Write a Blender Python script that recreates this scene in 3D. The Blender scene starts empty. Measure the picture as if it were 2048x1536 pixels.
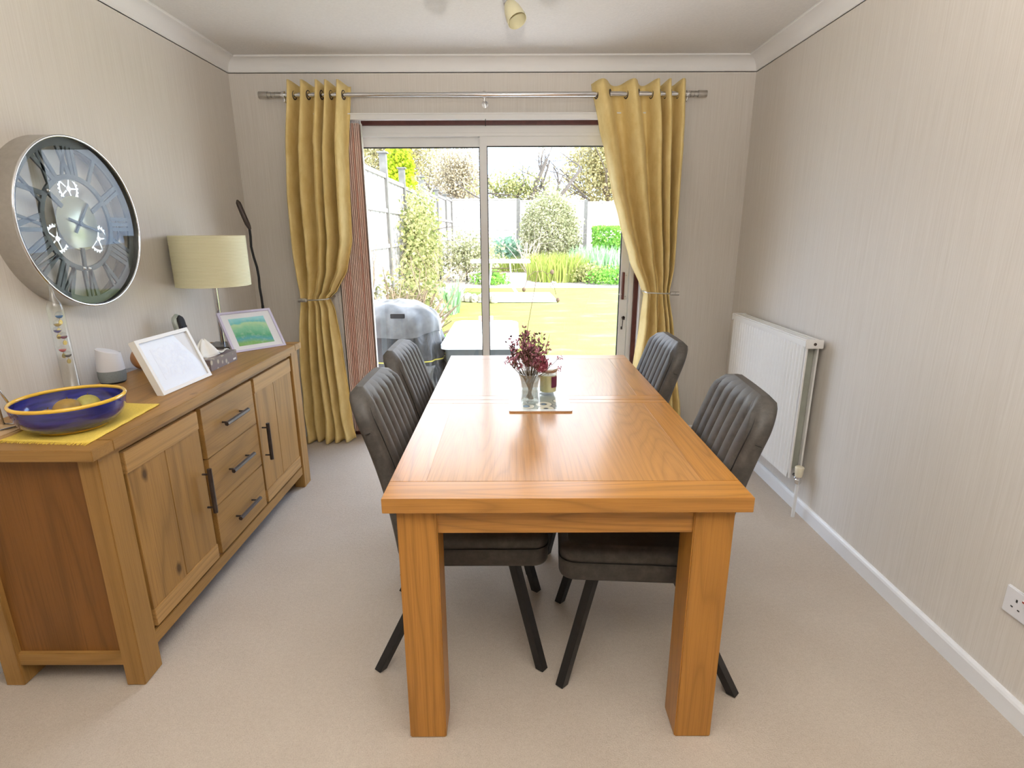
import bpy, bmesh, math, random
from mathutils import Vector, Matrix
from math import sin, cos, pi, radians, sqrt, atan2
random.seed(11)
SC = bpy.context.scene
COL = SC.collection

# ------------------------------------------------------------------ camera
CAMZ = 1.3994
def make_camera():
    cd = bpy.data.cameras.new('camera'); co = bpy.data.objects.new('camera', cd); COL.objects.link(co)
    a, b, c = radians(15.363), radians(0.0195), radians(-0.1782)
    fwd = Vector((sin(b)*cos(a), cos(b)*cos(a), -sin(a)))
    r = Vector((cos(b), -sin(b), 0)); u = r.cross(fwd)
    r2 = r*cos(c)+u*sin(c); u2 = -r*sin(c)+u*cos(c)
    m = Matrix((r2, u2, -fwd)).transposed().to_4x4(); m.translation = Vector((0, 0, CAMZ))
    co.matrix_world = m
    cd.sensor_width = 36; cd.sensor_fit = 'HORIZONTAL'; cd.lens = 1105.89/2048*36
    cd.clip_start = 0.02; cd.clip_end = 300
    SC.camera = co
make_camera()

# ------------------------------------------------------------------ world, lights, exposure
XL, XR, D, CEIL, YB = -1.7045, 1.4817, 3.7126, 2.4052, -2.8
SC.view_settings.view_transform = 'Standard'; SC.view_settings.look = 'None'
SC.view_settings.gamma = 1.0; SC.view_settings.exposure = 0.22
SC.view_settings.use_curve_mapping = False
def make_world():
    w = bpy.data.worlds.new('sky'); SC.world = w; w.use_nodes = True
    nt = w.node_tree; nt.nodes.clear(); N = nt.nodes.new; L = nt.links.new
    out = N('ShaderNodeOutputWorld'); bg = N('ShaderNodeBackground')
    tc = N('ShaderNodeTexCoord'); mp = N('ShaderNodeMapping'); mp.inputs['Scale'].default_value = (1, 1, 2.2)
    no = N('ShaderNodeTexNoise'); no.inputs['Scale'].default_value = 2.3; no.inputs['Detail'].default_value = 7; no.inputs['Roughness'].default_value = .58
    cr = N('ShaderNodeValToRGB'); cr.color_ramp.elements[0].position = .40; cr.color_ramp.elements[1].position = .60
    cr.color_ramp.elements[0].color = (.34, .50, .78, 1); cr.color_ramp.elements[1].color = (.96, .98, 1.0, 1)
    L(tc.outputs['Generated'], mp.inputs['Vector']); L(mp.outputs[0], no.inputs['Vector']); L(no.outputs['Fac'], cr.inputs[0])
    L(cr.outputs[0], bg.inputs['Color']); bg.inputs['Strength'].default_value = 7.6
    L(bg.outputs[0], out.inputs[0])
make_world()
def light(name, kind, loc, direction, energy, color=(1, 1, 1), **kw):
    ld = bpy.data.lights.new(name, kind); lo = bpy.data.objects.new(name, ld); COL.objects.link(lo)
    lo.location = loc; lo.rotation_euler = Vector(direction).to_track_quat('-Z', 'Y').to_euler()
    ld.energy = energy; ld.color = color
    for k, v in kw.items(): setattr(ld, k, v)
    return lo
light('sun', 'SUN', (6, -4, 9), (-.80, .32, -.66), 9.0, (1.0, .94, .84), angle=radians(.6))
# the photographer's flash, bounced off the ceiling
light('bounced_flash', 'SPOT', (0.02, .02, 1.60), (0.0, .30, 1.0), 345, (1.0, .97, .92), spot_size=radians(158), spot_blend=.8, shadow_soft_size=.03)

# ------------------------------------------------------------------ material helpers
MATS = {}
def new_mat(name):
    m = bpy.data.materials.new(name); m.use_nodes = True; nt = m.node_tree; nt.nodes.clear()
    out = nt.nodes.new('ShaderNodeOutputMaterial'); MATS[name] = m
    return m, nt, out
def bsdf(nt, out, col=(.8, .8, .8), rough=.5, metal=0, spec=.5):
    b = nt.nodes.new('ShaderNodeBsdfPrincipled')
    b.inputs['Base Color'].default_value = (*col, 1); b.inputs['Roughness'].default_value = rough
    b.inputs['Metallic'].default_value = metal; b.inputs['Specular IOR Level'].default_value = spec
    nt.links.new(b.outputs[0], out.inputs['Surface']); return b
def nz(nt, scale, vec=None, detail=3, rough=.5, dist=0):
    n = nt.nodes.new('ShaderNodeTexNoise'); n.inputs['Scale'].default_value = scale; n.inputs['Detail'].default_value = detail
    n.inputs['Roughness'].default_value = rough; n.inputs['Distortion'].default_value = dist
    if vec is not None: nt.links.new(vec, n.inputs['Vector'])
    return n.outputs['Fac']
def mapped(nt, scale=(1, 1, 1), rnd=False):
    tc = nt.nodes.new('ShaderNodeTexCoord'); v = tc.outputs['Object']
    if rnd:
        ge = nt.nodes.new('ShaderNodeNewGeometry'); oi = nt.nodes.new('ShaderNodeObjectInfo')
        ad = nt.nodes.new('ShaderNodeMath'); ad.operation = 'ADD'
        nt.links.new(ge.outputs['Random Per Island'], ad.inputs[0]); nt.links.new(oi.outputs['Random'], ad.inputs[1])
        ml = nt.nodes.new('ShaderNodeMath'); ml.operation = 'MULTIPLY'; ml.inputs[1].default_value = 7.3
        nt.links.new(ad.outputs[0], ml.inputs[0])
        va = nt.nodes.new('ShaderNodeVectorMath'); va.operation = 'ADD'
        nt.links.new(v, va.inputs[0]); nt.links.new(ml.outputs[0], va.inputs[1]); v = va.outputs[0]
    mp = nt.nodes.new('ShaderNodeMapping'); mp.inputs['Scale'].default_value = scale
    nt.links.new(v, mp.inputs['Vector']); return mp.outputs[0]
def ramp(nt, fac, stops):
    r = nt.nodes.new('ShaderNodeValToRGB'); e = r.color_ramp.elements
    while len(e) < len(stops): e.new(.5)
    for i, (p, c) in enumerate(stops): e[i].position = p; e[i].color = (*c, 1) if len(c) == 3 else c
    nt.links.new(fac, r.inputs[0]); return r.outputs[0]
def math_(nt, op, a, b):
    m = nt.nodes.new('ShaderNodeMath'); m.operation = op
    for i, x in enumerate((a, b)):
        if isinstance(x, (int, float)): m.inputs[i].default_value = x
        elif x is not None: nt.links.new(x, m.inputs[i])
    return m.outputs[0]
def mix(nt, fac, a, b, mode='MIX'):
    m = nt.nodes.new('ShaderNodeMixRGB'); m.blend_type = mode
    for i, x in enumerate((fac, a, b)):
        if isinstance(x, (int, float)): m.inputs[i].default_value = x
        elif isinstance(x, tuple): m.inputs[i].default_value = (*x, 1)
        else: nt.links.new(x, m.inputs[i])
    return m.outputs[0]
def bump(nt, b, h, strength=.3, dist=.002):
    n = nt.nodes.new('ShaderNodeBump'); n.inputs['Strength'].default_value = strength; n.inputs['Distance'].default_value = dist
    nt.links.new(h, n.inputs['Height']); nt.links.new(n.outputs[0], b.inputs['Normal'])
def simple(name, col, rough=.5, metal=0, var=.06, vscale=30, bmp=0, spec=.5):
    m, nt, out = new_mat(name); b = bsdf(nt, out, col, rough, metal, spec)
    v = mapped(nt); n = nz(nt, vscale, v, 4)
    c2 = tuple(min(1, c*(1+var)) for c in col); c1 = tuple(c*(1-var) for c in col)
    nt.links.new(ramp(nt, n, [(.3, c1), (.7, c2)]), b.inputs['Base Color'])
    if bmp: bump(nt, b, n, bmp)
    return m
def wood(name, base, dark, axis, rough=.32, rings=9, scale=5.0, knots=False, coat=0, con=1.0, coatr=.22):
    m, nt, out = new_mat(name); b = bsdf(nt, out, base, rough, 0, .32)
    k = {'x': (.09, 1, 1), 'y': (1, .09, 1), 'z': (1, 1, .09)}[axis]
    v = mapped(nt, k, True)
    n1 = nz(nt, scale, v, 2, .45, .15)
    r = math_(nt, 'MULTIPLY', n1, rings); r = math_(nt, 'FRACT', r, None)
    r = math_(nt, 'PINGPONG', r, .5); r = math_(nt, 'MULTIPLY', r, 2)
    kf = {'x': (.02, 1, 1), 'y': (1, .02, 1), 'z': (1, 1, .02)}[axis]
    v2 = mapped(nt, kf, True); fine = nz(nt, 260, v2, 3, .6)
    broad = nz(nt, 3.0, mapped(nt, k, True), 2)
    c = ramp(nt, r, [(.0, tuple(x*(1-.34*con) for x in base)), (.22, tuple(x*(1-.10*con) for x in base)), (.5, base), (1, tuple(min(1, x*1.08) for x in base))])
    c = mix(nt, math_(nt, 'MULTIPLY', ramp(nt, fine, [(.45, (0, 0, 0)), (.72, (1, 1, 1))]), .50), c, dark)
    c = mix(nt, ramp(nt, broad, [(.35, (.45, .45, .45)), (.7, (0, 0, 0))]), c, tuple(x*.72+y*.1 for x, y in zip(base, dark)))
    ge = nt.nodes.new('ShaderNodeNewGeometry')
    c = mix(nt, math_(nt, 'MULTIPLY', ge.outputs['Random Per Island'], .35), c, tuple(x*.8 for x in base))
    if knots:
        vv = nt.nodes.new('ShaderNodeTexVoronoi'); vv.inputs['Scale'].default_value = 5.0
        kk = {'x': (.6, 1, 1), 'y': (1, .6, 1), 'z': (1, 1, .6)}[axis]
        nt.links.new(mapped(nt, kk, True), vv.inputs['Vector'])
        wob = math_(nt, 'ADD', vv.outputs['Distance'], math_(nt, 'MULTIPLY', nz(nt, 40, mapped(nt), 3), .05))
        c = mix(nt, ramp(nt, wob, [(.06, (.85, .85, .85)), (.125, (0, 0, 0))]), c, tuple(x*.28 for x in dark))
    nt.links.new(c, b.inputs['Base Color'])
    bump(nt, b, fine, .12, .0006)
    if coat: b.inputs['Coat Weight'].default_value = coat; b.inputs['Coat Roughness'].default_value = coatr
    return m
def glassy(name, col=(1, 1, 1), refl=1.5, rough=.0, tint=1.0, alpha=0.0, body=(.9, .95, .95)):
    """thin clear glass: fresnel mix of see-through and mirror, optionally a little body colour"""
    m, nt, out = new_mat(name); N = nt.nodes.new
    tr = N('ShaderNodeBsdfTransparent'); tr.inputs[0].default_value = (*[c*tint for c in col], 1)
    gl = N('ShaderNodeBsdfGlossy'); gl.inputs['Roughness'].default_value = rough
    f0 = ((refl-1)/(refl+1))**2; f0 = 2*f0/(1+f0)
    lw = N('ShaderNodeLayerWeight'); lw.inputs['Blend'].default_value = .5      # Facing output = 1-|cos|
    p5 = math_(nt, 'POWER', lw.outputs['Facing'], 5.0); fr = math_(nt, 'ADD', math_(nt, 'MULTIPLY', p5, 1-f0), f0)
    mx = N('ShaderNodeMixShader'); nt.links.new(fr, mx.inputs[0])
    if alpha:
        df = N('ShaderNodeBsdfDiffuse'); df.inputs[0].default_value = (*body, 1)
        m2 = N('ShaderNodeMixShader'); m2.inputs[0].default_value = alpha
        nt.links.new(tr.outputs[0], m2.inputs[1]); nt.links.new(df.outputs[0], m2.inputs[2]); nt.links.new(m2.outputs[0], mx.inputs[1])
    else: nt.links.new(tr.outputs[0], mx.inputs[1])
    nt.links.new(gl.outputs[0], mx.inputs[2]); nt.links.new(mx.outputs[0], out.inputs['Surface'])
    return m
def leafmat(name, c1, c2, trans=.35):
    m, nt, out = new_mat(name); N = nt.nodes.new
    ge = N('ShaderNodeNewGeometry'); c = ramp(nt, ge.outputs['Random Per Island'], [(0, c1), (1, c2)])
    d = N('ShaderNodeBsdfDiffuse'); t = N('ShaderNodeBsdfTranslucent'); mx = N('ShaderNodeMixShader'); mx.inputs[0].default_value = trans
    nt.links.new(c, d.inputs[0]); nt.links.new(c, t.inputs[0]); nt.links.new(d.outputs[0], mx.inputs[1]); nt.links.new(t.outputs[0], mx.inputs[2])
    nt.links.new(mx.outputs[0], out.inputs['Surface']); return m

# wallpaper: cream with fine broken vertical threads
def wallpaper():
    m, nt, out = new_mat('wallpaper'); b = bsdf(nt, out, (.6, .55, .5), .55)
    v = mapped(nt, (230, 230, 2.6)); n = nz(nt, 1.0, v, 4, .6); v2 = mapped(nt, (520, 520, 9)); n2 = nz(nt, 1.0, v2, 2)
    c = ramp(nt, n, [(.30, (.63, .58, .52)), (.52, (.69, .645, .59)), (.75, (.75, .71, .66))])
    c = mix(nt, .25, c, ramp(nt, n2, [(.3, (.62, .57, .51)), (.7, (.74, .70, .65))]))
    nt.links.new(c, b.inputs['Base Color']); bump(nt, b, n, .25, .0012); return m
wallpaper()
def carpet():
    m, nt, out = new_mat('carpet'); b = bsdf(nt, out, (.5, .45, .4), .95, spec=.1)
    n = nz(nt, 260, mapped(nt), 3, .75); n2 = nz(nt, 70, mapped(nt), 4, .7); n3 = nz(nt, 3.2, mapped(nt), 3)
    c = ramp(nt, n, [(.3, (.40, .34, .275)), (.55, (.56, .485, .41)), (.8, (.68, .61, .53))])
    c = mix(nt, .35, c, ramp(nt, n2, [(.35, (.44, .375, .305)), (.7, (.62, .545, .465))]))
    c = mix(nt, .25, c, ramp(nt, n3, [(.35, (.47, .395, .33)), (.7, (.60, .53, .46))]))
    nt.links.new(c, b.inputs['Base Color']); bump(nt, b, math_(nt, 'ADD', n, n2), .6, .004); return m
carpet()
simple('ceiling_paint', (.72, .70, .675), .9, 0, .03, 90, .5)
simple('coving_paint', (.80, .79, .78), .6, 0, .01, 5)
simple('white_gloss', (.80, .81, .83), .35, 0, .01, 5)
simple('white_frame', (.78, .78, .77), .30, 0, .01, 5)
simple('reveal_paint', (.72, .69, .66), .6, 0, .03, 12)
simple('brown_timber', (.11, .028, .022), .4, 0, .2, 40)
simple('black_seal', (.012, .012, .014), .6)
simple('chrome', (.72, .72, .73), .14, 1, .02, 10)
simple('gear_silver', (.75, .75, .75), .30, .7, .02, 10)
simple('brushed_steel', (.55, .53, .50), .3, 1, .05, 60)
simple('dark_metal', (.075, .06, .055), .42, .6, .1, 60)
simple('black_metal', (.012, .012, .013), .42, .2, .2, 60)
simple('radiator_white', (.80, .79, .77), .35, 0, .01, 5)
simple('radiator_inside', (.34, .35, .30), .5, 0, .1, 12)
simple('cream_plastic', (.78, .72, .55), .4)
simple('white_plastic', (.76, .76, .80), .35, 0, .01, 5)
simple('socket_hole', (.02, .02, .02), .6)
simple('copper_red', (.35, .03, .02), .4)
OAK = (.52, .235, .048); OAKD = (.21, .08, .018)
for a in 'xyz': wood('table_oak_'+a, OAK, OAKD, a, .36, 22, 5.0, coat=(.45 if a != 'z' else .04), coatr=.18)
wood('table_veneer', (.50, .245, .072), (.22, .09, .028), 'y', .40, 52, 3.0, coat=.36, coatr=.18, con=.62)
SB = (.41, .222, .066); SBD = (.13, .052, .014)
for a in 'xyz': wood('rustic_oak_'+a, SB, SBD, a, .42, 8, 4.5, knots=(a != 'x'))
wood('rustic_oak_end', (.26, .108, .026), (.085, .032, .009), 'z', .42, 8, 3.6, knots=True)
wood('rustic_oak_pale', (.50, .285, .10), (.24, .115, .035), 'y', .42, 14, 6)
def leather():
    m, nt, out = new_mat('grey_leather'); b = bsdf(nt, out, (.09, .08, .075), .42)
    n = nz(nt, 34, mapped(nt), 6, .72); n2 = nz(nt, 6, mapped(nt), 3)
    c = ramp(nt, n, [(.36, (.024, .021, .019)), (.5, (.050, .044, .039)), (.66, (.088, .078, .068))])
    c = mix(nt, .4, c, ramp(nt, n2, [(.3, (.045, .040, .037)), (.7, (.10, .09, .08))]))
    nt.links.new(c, b.inputs['Base Color']); bump(nt, b, nz(nt, 220, mapped(nt), 3), .15, .001)
    nt.links.new(ramp(nt, n, [(.3, (.46,)*3), (.7, (.62,)*3)]), b.inputs['Roughness']); return m
leather()
simple('seam_black', (.010, .009, .009), .6)
def curtainmat():
    m, nt, out = new_mat('mustard_velvet'); b = bsdf(nt, out, (.60, .37, .10), .75)
    n = nz(nt, 14, mapped(nt, (1, 1, .6)), 5, .65); n2 = nz(nt, 300, mapped(nt), 2)
    c = ramp(nt, n, [(.3, (.72, .53, .20)), (.6, (.82, .64, .28)), (.8, (.87, .70, .35))])
    nt.links.new(c, b.inputs['Base Color']); b.inputs['Sheen Weight'].default_value = .35; b.inputs['Sheen Roughness'].default_value = .4
    b.inputs['Sheen Tint'].default_value = (1, .85, .5, 1)
    bump(nt, b, n2, .25, .001); return m
curtainmat()
def blindmat():
    m, nt, out = new_mat('pink_blind'); b = bsdf(nt, out, (.6, .3, .22), .8)
    oi = nt.nodes.new('ShaderNodeObjectInfo'); n = math_(nt, 'ADD', math_(nt, 'MULTIPLY', oi.outputs['Random'], .7), math_(nt, 'MULTIPLY', nz(nt, 1, mapped(nt, (500, 500, .5)), 2), .4))
    nt.links.new(ramp(nt, n, [(.2, (.80, .46, .36)), (.8, (.93, .74, .65))]), b.inputs['Base Color']); return m
blindmat()
simple('blind_white', (.80, .78, .72), .8)
glassy('door_glass', (1, 1, 1), 1.35)
glassy('clock_glass', (.95, .98, .97), 1.30)
glassy('picture_glass', (1, 1, 1), 1.15)
glassy('tube_glass', (.97, .985, .98), 1.5, .0, 1.0, .05)
glassy('cut_glass', (.86, .88, .86), 1.6, .03, 1.0, .16, (.55, .58, .55))
simple('clock_iron', (.045, .055, .058), .5, 0, .15, 40)
simple('clock_disc', (.42, .42, .30), .25, .35, .15, 10)
simple('tiny_red', (.65, .01, .04), .2); simple('tiny_blue', (.02, .22, .60), .2); simple('tiny_indigo', (.03, .03, .42), .2)
simple('tiny_magenta', (.35, .0, .10), .2); simple('tiny_ink', (.02, .01, .05), .2); simple('tiny_yellow', (.75, .5, .1), .2)
simple('brass', (.62, .42, .13), .3, 1, .1, 40)
def shademat():
    m, nt, out = new_mat('lamp_shade_cream'); b = bsdf(nt, out, (.72, .67, .40), .8)
    v = mapped(nt, (1, 1, 1)); w = nt.nodes.new('ShaderNodeTexWave'); w.bands_direction = 'Z'; w.inputs['Scale'].default_value = 46; w.inputs['Distortion'].default_value = 1.2
    w.inputs['Detail'].default_value = 3; w.inputs['Detail Scale'].default_value = .6
    nt.links.new(v, w.inputs['Vector'])
    nt.links.new(ramp(nt, w.outputs['Fac'], [(.1, (.66, .61, .36)), (.6, (.84, .81, .58))]), b.inputs['Base Color']); bump(nt, b, w.outputs['Fac'], .4, .001); return m
shademat()
def bowlmat(name, c1, c2, rough=.08):
    m, nt, out = new_mat(name); b = bsdf(nt, out, c1, rough)
    n = nz(nt, 9, mapped(nt, (1, 1, 7)), 4, .6)
    nt.links.new(ramp(nt, n, [(.32, c1), (.68, c2)]), b.inputs['Base Color']); b.inputs['Coat Weight'].default_value = .6; b.inputs['Coat Roughness'].default_value = .05
bowlmat('blue_glaze', (.012, .012, .10), (.045, .05, .30)); bowlmat('yellow_glaze', (.72, .42, .03), (.85, .55, .06))
simple('yellow_cloth', (.80, .58, .10), .9, 0, .08, 200, .5)
simple('fruit_skin', (.36, .22, .05), .5, 0, .35, 30); simple('fruit_skin_green', (.45, .40, .10), .5, 0, .3, 25)
simple('speaker_white', (.74, .74, .78), .45, 0, .01, 5); simple('speaker_fabric', (.24, .27, .28), .8, 0, .12, 400, .4); simple('rubber_black', (.015, .015, .017), .7)
simple('frame_white', (.78, .76, .72), .4, 0, .02, 8); simple('frame_lilac', (.62, .58, .74), .35, 0, .02, 8); simple('mount_white', (.82, .83, .87), .6, 0, .01, 4)
def sketchmat():
    m, nt, out = new_mat('faint_sketch'); b = bsdf(nt, out, (.8, .8, .85), .6)
    v = mapped(nt, (1, 1, 1)); n = nz(nt, 26, v, 6, .75, .4); n2 = nz(nt, 7, v, 2)
    a = ramp(nt, n, [(.46, (.0, .0, .0)), (.5, (.30, .30, .30)), (.54, (0, 0, 0))])
    c = mix(nt, a, (.83, .83, .86), (.48, .50, .60)); c = mix(nt, ramp(nt, n2, [(.5, (0, 0, 0)), (.75, (.20, .20, .20))]), c, (.80, .78, .84))
    nt.links.new(c, b.inputs['Base Color'])
sketchmat()
def landscapemat():
    m, nt, out = new_mat('landscape_print'); b = bsdf(nt, out, (.3, .6, .5), .35)
    tc = nt.nodes.new('ShaderNodeTexCoord'); sp = nt.nodes.new('ShaderNodeSeparateXYZ'); nt.links.new(tc.outputs['Generated'], sp.inputs[0])
    h = math_(nt, 'ADD', sp.outputs['Z'], math_(nt, 'MULTIPLY', math_(nt, 'SUBTRACT', nz(nt, 9, mapped(nt), 4), .5), .45))
    c = ramp(nt, h, [(.05, (.24, .50, .16)), (.20, (.10, .40, .48)), (.34, (.10, .42, .22)), (.55, (.25, .60, .38)), (.72, (.50, .72, .42)), (.80, (.16, .56, .58)), (.95, (.34, .70, .74))])
    n = nz(nt, 40, mapped(nt), 5, .7); c = mix(nt, ramp(nt, n, [(.5, (0, 0, 0)), (.7, (.35, .35, .35))]), c, (.65, .75, .55))
    nt.links.new(c, b.inputs['Base Color'])
landscapemat()
def tissuemat():
    m, nt, out = new_mat('tissue_box_print'); b = bsdf(nt, out, (.16, .11, .11), .35)
    vv = nt.nodes.new('ShaderNodeTexVoronoi'); vv.inputs['Scale'].default_value = 34; nt.links.new(mapped(nt, (1, 1, .8)), vv.inputs['Vector'])
    c = ramp(nt, vv.outputs['Distance'], [(.22, (.50, .44, .34)), (.36, (.185, .14, .14))])
    nt.links.new(c, b.inputs['Base Color'])
tissuemat()
simple('tissue_paper', (.86, .85, .82), .9, 0, .02, 20); simple('slate_base', (.10, .10, .10), .25, 0, .1, 20)
simple('tan_wood', (.52, .25, .10), .4, 0, .15, 12); simple('pine_wood', (.62, .42, .22), .5, 0, .1, 20); simple('pink_plastic', (.62, .16, .16), .4)
simple('sage_plastic', (.42, .47, .43), .3, .2); simple('screen_dark', (.03, .03, .06), .15)
simple('stem_brown', (.11, .075, .035), .8, 0, .4, 50); simple('floret_mauve', (.56, .25, .33), .8, 0, .35, 200); simple('floret_dark', (.075, .03, .03), .8, 0, .3, 200); simple('bloom_wine', (.32, .055, .105), .8, 0, .3, 120)
simple('candle_wax', (.80, .72, .34), .35, 0, .03, 15); simple('copper_band', (.55, .42, .36), .3, 1); simple('label_plum', (.14, .02, .06), .5); simple('lid_white', (.86, .85, .82), .2)
def matprint():
    m, nt, out = new_mat('placemat_print'); b = bsdf(nt, out, (.7, .7, .68), .22, 0, .35)
    vv = nt.nodes.new('ShaderNodeTexVoronoi'); vv.inputs['Scale'].default_value = 13; vv.inputs['Randomness'].default_value = .75; nt.links.new(mapped(nt, (1, 1, 0)), vv.inputs['Vector'])
    c = ramp(nt, vv.outputs['Distance'], [(.0, (.16, .24, .36)), (.26, (.20, .30, .44)), (.30, (.05, .06, .08)), (.33, (.62, .60, .50)), (.47, (.66, .64, .55)), (.49, (.12, .13, .14)), (.53, (.30, .33, .30))])
    nt.links.new(c, b.inputs['Base Color']); 
matprint()
simple('placemat_border', (.72, .76, .78), .18, 0, .02, 6, spec=.5)
simple('cork_edge', (.42, .22, .11), .8, 0, .2, 200)
m_, nt_, out_ = new_mat('frosted_cream'); b_ = bsdf(nt_, out_, (.80, .74, .50), .35); b_.inputs['Transmission Weight'].default_value = .25
# outdoors
def lawnmat():
    m, nt, out = new_mat('lawn_grass'); b = bsdf(nt, out, (.4, .5, .1), .9, spec=.1)
    n = nz(nt, 2.6, mapped(nt, (.5, 1.4, 1)), 6, .65); n2 = nz(nt, 60, mapped(nt), 4, .7)
    c = ramp(nt, n, [(.30, (.185, .225, .045)), (.55, (.255, .28, .07)), (.75, (.40, .38, .18))])
    c = mix(nt, .3, c, ramp(nt, n2, [(.3, (.15, .20, .04)), (.7, (.33, .35, .11))]))
    nt.links.new(c, b.inputs['Base Color']); bump(nt, b, n2, .6, .02)
lawnmat()
simple('soil_gravel', (.50, .43, .38), .95, 0, .45, 24, .6); simple('paving_stone', (.70, .67, .62), .9, 0, .08, 12, .2); simple('rock_stone', (.48, .43, .36), .9, 0, .4, 9, .5)
def fencemat(name, col, d):
    m, nt, out = new_mat(name); b = bsdf(nt, out, col, .9, spec=.1)
    n = nz(nt, 12, mapped(nt, d), 4, .6)
    nt.links.new(ramp(nt, n, [(.25, tuple(c*.72 for c in col)), (.6, col)]), b.inputs['Base Color'])
fencemat('fence_lap', (.64, .60, .56), (.3, 1, 6)); fencemat('fence_board', (.40, .38, .37), (1, 6, .3)); simple('concrete_post', (.13, .125, .11), .9, 0, .2, 14, .3)
leafmat('leaf_olive', (.22, .24, .12), (.56, .54, .34)); leafmat('leaf_climber', (.16, .20, .06), (.52, .48, .22)); leafmat('leaf_lime', (.28, .40, .02), (.62, .66, .05))
leafmat('leaf_green', (.12, .34, .05), (.34, .58, .12)); leafmat('leaf_glaucous', (.20, .38, .26), (.50, .66, .48)); leafmat('leaf_pale', (.25, .235, .10), (.60, .53, .27))
leafmat('leaf_blossom', (.20, .17, .10), (.62, .54, .38)); leafmat('blade_yellow', (.24, .33, .05), (.46, .47, .15)); leafmat('blade_green', (.20, .40, .16), (.52, .68, .46))
simple('bark_grey', (.085, .07, .055), .9, 0, .35, 20); simple('bark_pale', (.50, .42, .34), .9, 0, .3, 20); simple('twig_tan', (.24, .18, .11), .9, 0, .3, 20)
def tarpmat():
    m, nt, out = new_mat('black_tarpaulin'); b = bsdf(nt, out, (.03, .03, .03), .25, spec=.4)
    n = nz(nt, 3.5, mapped(nt, (1, 1, .45)), 4, .5, 1.4); nt.links.new(ramp(nt, n, [(.3, (.018, .020, .020)), (.7, (.045, .048, .048))]), b.inputs['Base Color']); bump(nt, b, n, .5, .04)
tarpmat()
simple('clear_plastic_sheet', (.11, .11, .105), .6, 0, .6, 7); simple('deck_box_green', (.085, .10, .098), .55, 0, .15, 10); simple('deck_box_lid', (.74, .79, .80), .35, 0, .03, 6)
simple('rope_yellow', (.62, .55, .10), .7); simple('terracotta', (.50, .22, .14), .85, 0, .2, 30); simple('brick_red', (.45, .25, .19), .9, 0, .25, 30); simple('rust_iron', (.13, .085, .05), .7, .4, .3, 60)
simple('wet_stone', (.78, .78, .76), .6, 0, .05, 8)
simple('iron_white', (.74, .72, .66), .5, 0, .05, 10)

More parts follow.
